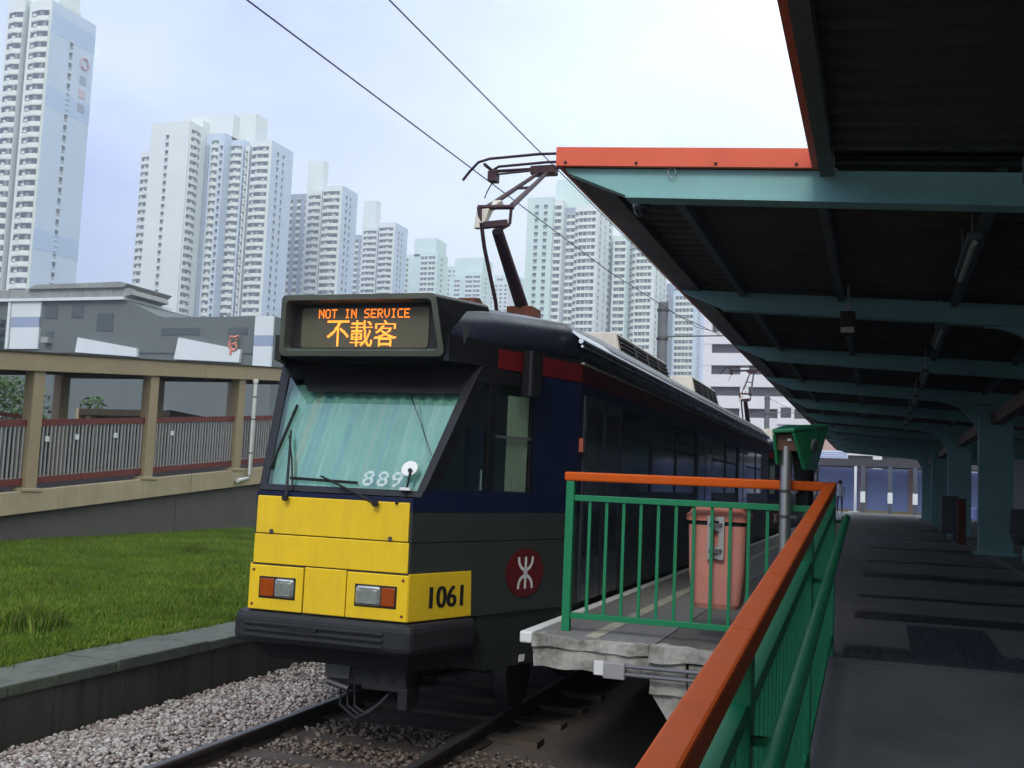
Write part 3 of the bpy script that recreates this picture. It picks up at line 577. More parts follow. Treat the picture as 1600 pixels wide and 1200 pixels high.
for a, c in ((-1.5, .17), (.23, 2.63), (2.69, 5.02), (5.08, 7.51)):
    srail('middle_rail', RX, -.215, .045, .045, 'green_rail', a, c); srail('bottom_rail', RX, -1.05, .045, .04, 'green_rail', a, c)
    y = a + .10
    while y < c - .05: m = MB(); m.box(RX - .009, RX + .009, y - .009, y + .009, hz(y) - 1.012, hz(y) - .214, 'green_rail'); m.build('baluster', rr); y += .122
b = MB(); b.tube([(RX + .10, y, hz(y) - .235) for y in (-1.5, 2.30)], .026, 'green_rail', 14); b.tube([(RX + .10, y, hz(y) - .235) for y in (2.28, 2.33)], .029, 'green_rail', 14)
b.tube([(RX + .10, y, hz(y) - .235) for y in (2.31, 7.0)] + [(RX + .10, 7.62, 2.07 - .235), (RX + .085, 7.7, 2.07 - .24)], .0245, 'green_rail', 14); b.build('round_handrail', rr)

# litter bin hung on the railing
bn = thing('litter_bin', 'pink plastic litter bin with lid fixed to the railing', 'litter bin', (-1.065, 7.8, 1.16))
def rrect(cx, cy, wx, wy, z, r_=.05, n=5):
    pts = []
    for sx_, sy_, a0 in ((1, 1, 0), (-1, 1, 90), (-1, -1, 180), (1, -1, 270)):
        for k in range(n): a = R(a0 + 90 * k / (n - 1)); pts.append((cx + sx_ * (wx / 2 - r_) + r_ * math.cos(a), cy + sy_ * (wy / 2 - r_) + r_ * math.sin(a), z))
    return pts
cx, cy = -1.085, 7.80
b = MB(); b.loft([rrect(cx, cy, .30, .27, 1.155, .05), rrect(cx, cy, .335, .30, 1.19, .05), rrect(cx, cy, .385, .34, 1.40, .05), rrect(cx, cy, .405, .36, 1.735, .05)], 'bin_pink', False); b.build('body', bn, .004)
b = MB(); b.loft([rrect(cx, cy, .395, .35, 1.7355), rrect(cx, cy, .395, .35, 1.765)], 'black_mark'); b.build('gap_band', bn)
b = MB(); b.loft([rrect(cx, cy, .435, .39, 1.7655), rrect(cx, cy, .435, .39, 1.81), rrect(cx, cy, .40, .35, 1.822), rrect(cx, cy, .34, .29, 1.875)], 'bin_lid'); b.build('lid', bn, .004)
b = MB(); b.box(cx - .058, cx - .022, 7.588, 7.612, 1.50, 1.80, 'steel'); b.box(cx + .022, cx + .058, 7.588, 7.612, 1.50, 1.80, 'steel'); br = b
for z in (1.505, 1.565, 1.70, 1.77): br.box(cx - .0575, cx + .0575, 7.586, 7.589, z, z + .026, 'steel')
br = br.build('bracket', bn)
for z in (1.545, 1.725): m = MB(); m.box(cx - .04, cx + .04, 7.545, 7.587, z, z + .03, 'dull_steel'); m.build('clamp', br)
# steel pole with green hood
gp = thing('reader_post', 'steel pole with green plastic hood standing by the railing corner', 'post', (-.60, 7.46, .93))
px, py = -.605, 7.455
b = MB(); b.tube([(px, py, .93), (px, py, 2.30)], .040, 'steel', 20); b.build('pole', gp)
for z in (1.985, 1.815): m = MB(); m.tube([(px, py, z), (px, py, z + .022)], .0435, 'dull_steel', 20); m.box(px + .03, px + .08, py - .03, py + .085, z + .002, z + .02, 'dull_steel'); m.build('clamp_band', gp)
# hood: front opening towards the camera, right cheek with round disc
b = MB(); x0, x1 = -.695, -.405; y0, y1 = 7.36, 7.78
top = [(x0, y0, 2.41), (x1 - .14, y0 - .02, 2.42), (x1 + .06, y1, 2.475), (x0 + .05, y1, 2.465)]
b.hexa([(p[0], p[1], p[2] - .03) for p in top], top, 'green_plastic')
b.hexa([(x0 + .025, y0 + .02, 2.17), (x0 + .045, y0 + .02, 2.17), (x0 + .085, y1 - .1, 2.17), (x0 + .065, y1 - .1, 2.17)], [(x0, y0, 2.379), (x0 + .022, y0, 2.379), (x0 + .07, y1, 2.43), (x0 + .05, y1, 2.43)], 'green_plastic')
b.hexa([(x1 - .09, y0 + .04, 2.14), (x1 - .068, y0 + .05, 2.14), (x1 - .01, y1 - .12, 2.15), (x1 - .032, y1 - .11, 2.15)], [(x1 - .163, y0 - .018, 2.388), (x1 - .141, y0 - .02, 2.388), (x1 + .059, y1 - .001, 2.444), (x1 + .037, y1, 2.444)], 'green_plastic')
hd = b.build('hood', gp, .012)
b = MB(); b.hexa([(x0 + .04, y0 + .06, 2.27), (x1 - .12, y0 + .06, 2.27), (x1 - .08, y1 - .06, 2.27), (x0 + .07, y1 - .06, 2.27)], [(x0 + .024, y0 + .05, 2.378), (x1 - .165, y0 + .05, 2.378), (x1 - .02, y1 - .05, 2.43), (x0 + .07, y1 - .05, 2.43)], 'brown_plate'); b.build('reader_unit', gp)
b = MB(); b.box(x0 + .10, x0 + .125, y0 + .042, y0 + .05, 2.335, 2.35, 'white_mark'); b.build('indicator', gp)
b = MB(); nrm = Vector((.9, -.42, -.15)).normalized(); b.disc((x1 - .0300, 7.50, 2.315), nrm, .034, .02, 'bench_grey', 20, .042); b.build('round_plate', hd)
b = MB(); b.hexa([(-.54, 7.56, 1.9), (-.46, 7.56, 1.9), (-.44, 7.70, 1.9), (-.54, 7.70, 1.9)], [(-.57, 7.50, 2.269), (-.46, 7.50, 2.269), (-.43, 7.70, 2.269), (-.55, 7.70, 2.269)], 'cab_dark'); b.build('cable_box', gp)

# ================================================================== TRAM
XC = -3.78; TY0 = 7.0; TY1 = 27.2; TAP = .36; FW = .64; HW = 1.32
YF = TY0 + (HW - FW) / TAP; YR = TY1 - (HW - FW) / TAP
hw = lambda y: min(HW, FW + TAP * (y - TY0), FW + TAP * (TY1 - y))
UX, UY = .3387, .9409
def S(s, z, off=0., sd=1): return Vector((XC + sd * (FW + s * UX + off * UY), TY0 + s * UY - off * UX, z))
def plan(y0, y1, z, inset=0.):
    ys_ = [y0] + [y for y in (YF, YR) if y0 < y < y1] + [y1]
    return [(XC + hw(y) - inset, y, z) for y in ys_] + [(XC - hw(y) + inset, y, z) for y in reversed(ys_)]
tram = thing('light_rail_tram', 'yellow fronted tram at the platform, sign lit, nearest the camera', 'tram', (XC, TY0, 0), 'trams standing at the platform')
def pl_prism(name, y0, y1, z0, z1, m, inset=0., parent=tram, bevel=0):
    b = MB(); b.loft([plan(y0, y1, z0, inset), plan(y0, y1, z1, inset)], m); return b.build(name, parent, bevel)
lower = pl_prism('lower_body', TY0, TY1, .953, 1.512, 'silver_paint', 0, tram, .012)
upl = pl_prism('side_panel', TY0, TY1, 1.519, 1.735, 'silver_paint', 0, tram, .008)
pl_prism('seam_filler', TY0 + .03, TY1 - .03, 1.510, 1.522, 'black_paint', .012)
pl_prism('blue_stripe', TY0 - .004, TY1, 1.7355, 1.832, 'navy_paint', -.003, tram, .006)
# floor, skirt
b = MB(); b.loft([plan(7.74, 26.4, .953, .004), plan(7.74, 26.4, .905, .015)], 'silver_paint', False, False); b.loft([plan(7.74, 26.4, .905, .015), plan(7.9, 26.3, .52, .05)], 'silver_paint'); b.build('skirt', tram)
b = MB(); b.loft([plan(7.25, 26.9, .60, .12), plan(7.2, 27, .94, .1)], 'cab_dark'); b.build('underframe', tram)
# bumper with ribs, wrapping round the corners
bp = MB(); bw = .71
ring = lambda z, g: [(XC - bw - g, 6.915 - g, z), (XC + bw + g, 6.915 - g, z), (XC + .935 + g, 7.62, z), (XC - .935 - g, 7.62, z)]
bp.loft([ring(.735, -.03), ring(.752, 0), ring(.925, 0), ring(.948, -.02)], 'rubber'); bp = bp.build('bumper', tram, .03)
for z in (.785, .83, .875): m = MB(); m.box(XC - .62, XC + .50, 6.899, 6.915, z - .012, z + .012, 'rubber'); m.build('rib', bp, .006)
m = MB(); m.box(XC - .27, XC - .02, 6.896, 6.915, .842, .866, 'black_mark'); m.build('slot', bp)
m = MB(); m.hexa([(XC - .50, 7.1, .60), (XC + .62, 7.1, .60), (XC + .84, 7.6, .6), (XC - .84, 7.6, .6)], [(XC - .62, 7.0, .734), (XC + .66, 7.0, .734), (XC + .88, 7.6, .734), (XC - .88, 7.6, .734)], 'cab_dark'); m.build('lower_valance', tram)
# yellow front panels
FP = TY0 - .014
def fpanel(name, x0, x1, z0, z1, y=FP, m='yellow_paint', w0=None, parent=tram):
    b = MB(); b.box(XC + x0, XC + x1, y, TY0 - .0005, z0, z1, m); return b.build(name, parent, .006)
up = fpanel('upper_yellow_panel', -.622, .622, 1.522, 1.798)
mid = fpanel('middle_yellow_panel', -.63, .63, 1.300, 1.515)
pA = fpanel('headlight_panel', -.645, -.196, .962, 1.286, FP - .008); pB = fpanel('centre_yellow_panel', -.188, .153, .962, 1.292, FP - .004); pC = fpanel('headlight_panel', .161, .645, .962, 1.286, FP - .008)
for sd in (-1, 1):
    q = lambda s, z, o: S(s, z, o, sd)
    b = MB(); b.hexa([q(-.012, .962, .001), q(.672, .962, .001), q(.672, .962, .014), q(-.012, .962, .014)], [q(-.012, 1.296, .001), q(.655, 1.296, .001), q(.655, 1.296, .014), q(-.012, 1.296, .014)], 'yellow_paint'); b.build('corner_yellow_panel', tram, .004)
for p, xs in ((up, (-.487, .483)),):
    for x in xs: m = MB(); m.disc((XC + x, FP, 1.538), (0, -1, 0), .016, .010, 'dull_steel', 12); m.build('catch', p)
for p, pts in ((pA, ((-.612, 1.25), (-.612, 1.0))), (pC, ((.605, 1.25), (.605, 1.0)))):
    for x, z in pts: m = MB(); m.disc((XC + x, FP - .008, z), (0, -1, 0), .011, .004, 'rust', 10); m.build('screw', p)
def headlight(x0, x1, xm, amber_left):
    b = MB(); yy = FP - .008; b.box(XC + x0, XC + x1, yy - .004, yy + .02, 1.046, 1.207, 'black_mark'); h = b.build('headlight', tram, .006)
    l0, l1 = (xm, x1 - .012) if amber_left else (x0 + .012, xm); a0, a1 = (x0 + .014, xm - .006) if amber_left else (xm + .006, x1 - .014)
    b = MB(); b.loft([[(x, yy - d, z) for x, _, z in rr_] for d, rr_ in ((.002, [(XC + p[0], 0, p[1]) for p in rr2(l0, l1, 1.058, 1.196)]), (.016, [(XC + p[0], 0, p[1]) for p in rr2(l0 + .005, l1 - .005, 1.063, 1.191)]), (.024, [(XC + p[0], 0, p[1]) for p in rr2(l0 + .03, l1 - .03, 1.085, 1.17)]))], 'lamp_lens', True); b.build('lamp_lens', h)
    for k in range(6):
        z = 1.075 + .02 * k; m = MB(); m.box(XC + l0 + .02, XC + l1 - .02, yy - .027, yy - .022, z, z + .008, 'lamp_lens'); m.build('lens_rib', h)
    b = MB(); b.box(XC + a0, XC + a1, yy - .012, yy - .002, 1.062, 1.192, 'amber_lens'); b.build('indicator_lens', h, .005)
def rr2(x0, x1, z0, z1, r_=.022):
    p = []
    for cx_, cz_, a0 in ((x1 - r_, z1 - r_, 0), (x0 + r_, z1 - r_, 90), (x0 + r_, z0 + r_, 180), (x1 - r_, z0 + r_, 270)):
        for k in range(4): a = R(a0 + 30 * k); p.append((cx_ + r_ * math.cos(a), cz_ + r_ * math.sin(a)))
    return p
headlight(-.561, -.253, -.425, True); headlight(.228, .561, .437, False)
# flat text on a plane: origin o, unit u (right), unit v (up)
def text_part(name, body, o, u, v, height, mtl, parent, width=None, offset=0., bold=(0,)):
    vs, ts = text_tris(body, 1., offset); lo = Vector((min(p.x for p in vs), min(p.y for p in vs))); hi = Vector((max(p.x for p in vs), max(p.y for p in vs)))
    sc = height / (hi.y - lo.y); sxx = width / (hi.x - lo.x) if width else sc; u = Vector(u); v = Vector(v); o = Vector(o); c = (lo + hi) / 2
    b = MB(); nr = u.cross(v)
    for i, e_ in enumerate(bold): b.add([o + u * ((p.x - c.x) * sxx + e_) + v * (p.y - c.y) * sc + nr * i * .0004 for p in vs], ts, mtl)
    return b.build(name, parent)
for sd in (-1, 1):
    uu = Vector((UX, UY, 0)) if sd == 1 else Vector((UX, -UY, 0))
    text_part('fleet_number', '1061', S(.385, 1.123, .0165, sd), uu, (0, 0, 1), .155, 'black_mark', tram, .355, 0, (-.008, -.004, .004, .008))
    # round emblem
    nn = Vector((sd * UY, -UX, 0)); c = S(1.322, 1.256, .003, sd); b = MB(); b.disc(c, nn, .242, .005, 'red_disc', 40, .192); em = b.build('emblem', tram)
    def P(u_, z_): return c + uu * u_ * 1.08 + Vector((0, 0, z_)) + nn * .0075
    b = MB()
    def stroke(pts, w_):
        for i in range(len(pts) - 1):
            a, d = Vector(pts[i]), Vector(pts[i + 1]); t = (d - a).normalized(); n_ = Vector((-t.y, t.x)) * w_ / 2
            b.add([P(*(a - n_ - t * .001)), P(*(d - n_ + t * .001)), P(*(d + n_ + t * .001)), P(*(a + n_ - t * .001))], [(0, 1, 2, 3)], 'white_mark')
    stroke([(0, -.125), (0, .125)], .026)
    for q in (1, -1):
        stroke([(.082 * math.cos(a), q * (.112 - .088 * math.sin(a) * 1.0)) for a in np.linspace(0, math.pi, 15)] , .026)
        for e_ in (-1, 1): stroke([(.082 * e_, q * .125), (.082 * e_, q * .11)], .026)
    stroke([(0, -.03), (0, .03)], .045)
    b.build('emblem_mark', em)
# cab sides above the waist, with openings for the quarter light and the sliding window
def wfy(z): return 7.08 + (z - 1.83) * .557          # windscreen plane
for sd in (-1, 1):
    q = lambda s, z, o=0.: S(s, z, o, sd)
    def slab(pts, m, name, t=.035, o0=0., parent=tram):
        b = MB(); n_ = Vector((sd * UY, -UX, 0)); b.prism([q(s, z, o0) for s, z in pts], -n_ * t, m); return b.build(name, parent)
    sf = lambda z: (wfy(z) - TY0) / UY
    slab([(sf(1.833), 1.833), (2.008, 1.833), (2.008, 1.892), (sf(1.892) , 1.892)], 'navy_paint', 'waist_rail')
    slab([(1.375, 1.893), (2.008, 1.893), (2.008, 2.853), (1.375, 2.853)], 'navy_paint', 'cab_side_panel')
    slab([(sf(2.735), 2.735), (1.374, 2.735), (1.374, 2.853), (sf(2.853), 2.853)], 'black_paint', 'window_header')
    slab([(sf(1.893), 1.893), (sf(1.893) + .13, 1.893), (sf(2.734) + .10, 2.734), (sf(2.734), 2.734)], 'black_paint', 'corner_pillar', .06)
    slab([(.80, 1.893), (.885, 1.893), (.875, 2.734), (.80, 2.734)], 'black_paint', 'window_pillar', .05)
    slab([(sf(1.9) + .10, 1.894), (1.374, 1.894), (1.374, 2.733), (sf(2.733) + .08, 2.733)], 'cab_glass', 'cab_window', .006, -.012)
    slab([(1.33, 1.893), (1.374, 1.893), (1.374, 2.733), (1.33, 2.733)], 'black_paint', 'window_edge', .03, .002)
    slab([(.89, 2.315), (1.33, 2.315), (1.33, 2.335), (.89, 2.335)], 'steel', 'window_bar', .012, .004)
    # curtain behind the sliding window
    b = MB(); n_ = 28; pts = [(1.06 + .30 * i / n_, .008 * math.sin(i * 1.9) - .032) for i in range(n_ + 1)]
    b.add([q(s, 1.90, o) for s, o in pts] + [q(s, 2.66, o) for s, o in pts], [(i, i + 1, n_ + 2 + i, n_ + 1 + i) for i in range(n_)], 'curtain_thin', True)
    if sd == 1: b.build('side_curtain', tram)
    # red band above the windows, then the deep cantrail
    slab([(.88, 2.858), (2.008, 2.858), (2.008, 3.012), (.88, 3.012)], 'red_paint', 'red_band', .02, .006)
    slab([(.30, 2.855), (2.008, 2.855), (2.008, 3.05), (.30, 3.05)], 'black_paint', 'cantrail', .05)
    # mirror arm and mirror
    if sd == 1:
        b = MB(); b.loft([[q(1.10 + a * .16 + .02, z, .04 + o) for a, o in ((0, 0), (1, 0), (1, .11), (0, .11))] for z, a_ in ((2.66, 0), (2.70, 0), (2.98, 0), (3.02, 0))], 'black_paint'); mr_ = b.build('wing_mirror', tram, .03)
        b = MB(); b.bar(q(1.2, 2.99, .0), q(1.2, 3.03, .1), .02, .02, 'black_paint'); b.build('mirror_arm', mr_)
    b = MB(); b.box(0, 0, 0, 0, 0, 0, 'white_mark') if 0 else None
    slab([(1.34, .545), (1.41, .545), (1.415, .60), (1.345, .60)], 'white_mark', 'sticker', .004, -.035)
# windscreen: glass, frame, black top band
def W(dx, z, o=0.):
    n_ = Vector((0, -.8735, .4866)); return Vector((XC + dx, wfy(z), z)) + n_ * o
hws = lambda z: FW + TAP * (wfy(z) - TY0)
b = MB(); b.add([W(-hws(1.87) + .02, 1.875), W(hws(1.87) - .02, 1.875), W(hws(2.8) - .02, 2.80), W(-hws(2.8) + .02, 2.80)], [(0, 1, 2, 3)], 'windscreen_glass'); b.build('windscreen', tram)
b = MB(); b.prism([W(-hws(1.833), 1.834, .012), W(hws(1.833), 1.834, .012), W(hws(1.9) - .01, 1.878, .012), W(-hws(1.9) + .01, 1.878, .012)], W(0, 2, -.05) - W(0, 2), 'black_paint'); wf = b.build('windscreen_frame', tram)
for sd in (-1, 1):
    b = MB(); b.prism([W(sd * (hws(1.878) - .055), 1.8785, .012), W(sd * (hws(1.878) + .004), 1.8785, .012), W(sd * (hws(2.84) + .004), 2.84, .012), W(sd * (hws(2.84) - .075), 2.84, .012)], W(0, 2, -.05) - W(0, 2), 'black_paint'); b.build('frame_side', wf)
b = MB(); b.prism([W(-.56, 2.625, .004), W(hws(2.62) - .06, 2.625, .004), W(hws(2.8) - .06, 2.82, .004), W(-hws(2.8) + .16, 2.82, .006)], W(0, 2, -.003) - W(0, 2), 'black_paint'); b.build('sun_band', wf)
b = MB(); b.prism([W(-hws(2.75) + .02, 2.75, .01), W(hws(2.75) - .02, 2.75, .01), W(hws(2.86) - .02, 2.86, .01), W(-hws(2.86) + .02, 2.86, .01)], W(0, 2, -.05) - W(0, 2), 'black_paint'); b.build('frame_top', wf)
# route number in perforated digits, disc, wipers
n_ = Vector((0, -.8735, .4866)); vv = Vector((0, .4866, .8735))
for ch, dx in (('8', .205), ('8', .322), ('9', .435)):
    M = raster(ch, 11, 8, 0); b = MB(); o = W(dx, 1.957, .004); d = .0105
    for r_ in range(M.shape[0]):
        for c_ in range(M.shape[1]):
            if M[r_, c_]:
                p = o + Vector((1, 0, 0)) * (c_ - 3.5) * d + vv * (r_ - 5) * d * 1.1; k = d * .5
                b.add([p + Vector((-k, 0, 0)) - vv * k, p + Vector((k, 0, 0)) - vv * k, p + Vector((k, 0, 0)) + vv * k, p + Vector((-k, 0, 0)) + vv * k], [(0, 1, 2, 3)], 'digit_white')
    b.build('route_digit', tram, 0, 'stuff')
b = MB(); b.disc(W(.531, 2.022, .035), n_, .064, .012, 'white_paint', 28); md = b.build('white_disc', tram, .004)
b = MB(); b.disc(W(.548, 2.0, .048), n_, .016, .02, 'black_mark', 10); b.build('disc_knob', md)
b = MB(); b.tube([W(.552, 2.0, .06), W(.555, 1.90, .05), W(.54, 1.80, .02), Vector((XC + .52, 6.97, 1.79))], .009, 'black_mark', 6); b.build('disc_arm', md)
b = MB(); b.box(XC + .50, XC + .58, 7.06, 7.09, 1.885, 1.905, 'white_mark'); b.build('disc_base', md)
def wiper(piv, elbow, tip0, tip1):
    b = MB(); b.tube([piv, elbow], [.012, .008], 'black_mark', 6); wp = b.build('wiper', tram)
    b = MB(); b.bar(tip0, tip1, .014, .022, 'black_mark'); b.build('wiper_blade', wp); b = MB(); b.disc(piv, (0, -1, 0), .022, .03, 'black_mark', 12); b.build('wiper_pivot', wp)
wiper(Vector((XC + .367, 6.965, 1.781)), W(-.168, 1.94, .04), W(-.434, 1.925, .02), W(.136, 1.912, .02))
wiper(Vector((XC - .369, 6.965, 1.788)), W(-.56, 2.28, .04), W(-.60, 2.50, .02), W(-.635, 2.0, .02))
b = MB(); b.tube([W(-.375, 1.83, .03), W(-.46, 2.05, .04), W(-.56, 2.24, .04)], .007, 'black_mark', 6); b.build('wiper_link', tram)
b = MB(); b.tube([W(.33, 2.62, -.03), W(.47, 2.42, -.03), W(.637, 2.163, -.03)], .005, 'black_mark', 6); b.build('blind_cord', tram)
# cab interior
b = MB(); b.add([(XC - 1.25, 8.75, .97), (XC + 1.25, 8.75, .97), (XC + 1.25, 8.75, 2.83), (XC - 1.25, 8.75, 2.83)], [(0, 1, 2, 3)], 'bulkhead_grey'); b.build('bulkhead', tram)
rb = random.Random(5); n_i = 64; cols = ['curtain_teal'] * n_i  # blind pleats carry painted streaks in place of reflections on the windscreen
for k0, w0, m_ in ((10, 3, 'reflection_tube_beige'), (4, 1, 'blind_reflection_pale'), (20, 1, 'blind_reflection_pale'), (30, 2, 'blind_reflection_pale'), (40, 2, 'blind_reflection_blue'), (14, 4, 'blind_reflection_blue'), (47, 2, 'blind_reflection_pale'), (54, 3, 'blind_reflection_pale'), (25, 3, 'blind_reflection_blue'), (36, 1, 'reflection_tube_beige')):
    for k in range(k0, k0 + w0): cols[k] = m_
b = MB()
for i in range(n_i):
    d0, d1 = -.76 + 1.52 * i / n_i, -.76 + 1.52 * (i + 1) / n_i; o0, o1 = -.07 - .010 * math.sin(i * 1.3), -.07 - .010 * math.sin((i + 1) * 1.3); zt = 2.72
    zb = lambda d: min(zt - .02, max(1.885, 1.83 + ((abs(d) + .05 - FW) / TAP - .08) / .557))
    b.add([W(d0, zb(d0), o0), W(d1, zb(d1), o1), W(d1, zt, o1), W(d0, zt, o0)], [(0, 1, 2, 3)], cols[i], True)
b.build('reflection_streaked_blind', tram)
b = MB(); b.hexa([(XC - .62, 7.12, 1.80), (XC + .62, 7.12, 1.80), (XC + .74, 7.68, 1.80), (XC - .74, 7.68, 1.80)], [(XC - .62, 7.16, 1.84), (XC + .62, 7.16, 1.84), (XC + .74, 7.68, 1.88), (XC - .74, 7.68, 1.88)], 'seat_blue'); b.build('dashboard', tram)
b = MB(); b.box(XC + .62, XC + .80, 8.0, 8.1, 1.9, 2.4, 'seat_blue'); b.build('seat_back', tram)
b = MB(); b.box(XC + .80, XC + .88, 7.9, 7.93, 1.9, 2.06, 'white_mark'); b.build('notice', tram)
# destination display housing (leans forward at the top)
def D(dx, z, o=0.): t = (z - 2.885) / .46; return Vector((XC + dx, 7.285 - .095 * t - o, z))
def droll(hb, ht, zb, zt, o=0., r_=.05):
    p = []
    for (x, z, a0) in ((ht, zt, 0), (-ht, zt, 90), (-hb, zb, 180), (hb, zb, 270)):
        sx_, sz_ = (1 if x > 0 else -1), (1 if z == zt else -1)
        for k in range(5): a = R(a0 + 22.5 * k); p.append(D(x - sx_ * r_ + r_ * math.cos(a), z - sz_ * r_ + r_ * math.sin(a) + (.028 * (1 - ((x - sx_ * r_) / ht) ** 2) if z == zt else 0), o))
    return p
outer = droll(.70, .655, 2.885, 3.345, 0., .045); inner = droll(.655, .615, 2.925, 3.305, .004, .04); back = [Vector((p.x, 7.345, p.z)) for p in droll(.64, .60, 2.935, 3.295, 0, .04)]
b = MB(); b.loft([outer, inner, back], 'housing_grey', False, False)
skirt_ = [Vector((XC + (p.x - XC) * 1.18, 8.0, min(3.40, p.z + (.05 if p.z > 3.1 else 0)))) for p in outer]
b.loft([skirt_, outer], 'black_paint', False, False); b.add(back, [tuple(range(len(back)))], 'black_mark'); dh = b.build('display_housing', tram)
b = MB(); b.prism([Vector((p.x, 7.335, p.z)) for p in [Vector((XC + q[0], 0, q[1])) for q in rr2(-.545, .545, 2.955, 3.268, .03)]], (0, .008, 0), 'screen_back'); scr = b.build('display_screen', dh)
b = MB(); b.prism([D(-.655, 2.924, .003), D(.655, 2.924, .003), D(.65, 2.94, .003), D(-.65, 2.94, .003)], (0, .012, 0), 'chrome'); b.build('chrome_lip', dh)
def leds(name, M, x0, x1, z0, z1, mt):
    b = MB(); rws, cls = M.shape; dx, dz = (x1 - x0) / cls, (z1 - z0) / rws
    for r_ in range(rws):
        for c_ in range(cls):
            if M[r_, c_]:
                x = XC + x0 + (c_ + .5) * dx; z = z0 + (r_ + .5) * dz; k = dx * .46; h = dz * .46
                b.add([(x - k, 7.331, z - h), (x + k, 7.331, z - h), (x + k, 7.331, z + h), (x - k, 7.331, z + h)], [(0, 1, 2, 3)], mt)
    return b.build(name, scr, 0, 'stuff')
FONT = {'N': '10001 11001 10101 10101 10011 10001 10001', 'O': '01110 10001 10001 10001 10001 10001 01110', 'T': '11111 00100 00100 00100 00100 00100 00100', 'I': '01110 00100 00100 00100 00100 00100 01110',
        'S': '01111 10000 10000 01110 00001 00001 11110', 'E': '11111 10000 10000 11110 10000 10000 11111', 'R': '11110 10001 10001 11110 10100 10010 10001', 'V': '10001 10001 10001 10001 10001 01010 00100', 'C': '01111 10000 10000 10000 10000 10000 01111', ' ': '00000 ' * 7}
txt = 'NOT IN SERVICE'; M = np.zeros((7, 6 * len(txt) - 1), bool)
for i, ch in enumerate(txt):
    for r_, row in enumerate(FONT[ch].split()):
        for c_, v_ in enumerate(row):
            if v_ == '1': M[6 - r_, 6 * i + c_] = True
leds('led_text', M, -.395, .385, 3.186, 3.257, 'led_orange')
for i, ch in enumerate('\u4e0d\u8f09\u5ba2'):
    M = raster(ch, 24, 24, 0); leds('led_character', M, -.315 + .203 * i, -.315 + .203 * i + .190, 2.966, 3.168, 'led_core')
# white triangle stickers on the housing cheek
b = MB(); b.prism([S(.42, 3.16, .02), S(.50, 3.10, .02), S(.44, 2.99, .02)], (.002, 0, 0), 'dull_steel'); b.build('cheek_bracket', dh)
# roof
def roof_ring(y, w_, z0, zt):
    return [(XC + w_, y, z0), (XC + w_ * .985, y, z0 + (zt - z0) * .45), (XC + w_ * .88, y, z0 + (zt - z0) * .78), (XC + w_ * .6, y, z0 + (zt - z0) * .95), (XC, y, zt), (XC - w_ * .6, y, z0 + (zt - z0) * .95), (XC - w_ * .88, y, z0 + (zt - z0) * .78), (XC - w_ * .985, y, z0 + (zt - z0) * .45), (XC - w_, y, z0)]
b = MB(); b.loft([roof_ring(7.40, .72, 2.90, 3.36), roof_ring(7.9, .94, 2.98, 3.40), roof_ring(8.9, 1.32, 3.03, 3.47), roof_ring(10, 1.335, 3.05, 3.49), roof_ring(25, 1.335, 3.05, 3.49), roof_ring(26.4, 1.2, 3.0, 3.43), roof_ring(27.0, .8, 2.9, 3.36)], 'roof_grey', True, True); b.build('roof', tram)
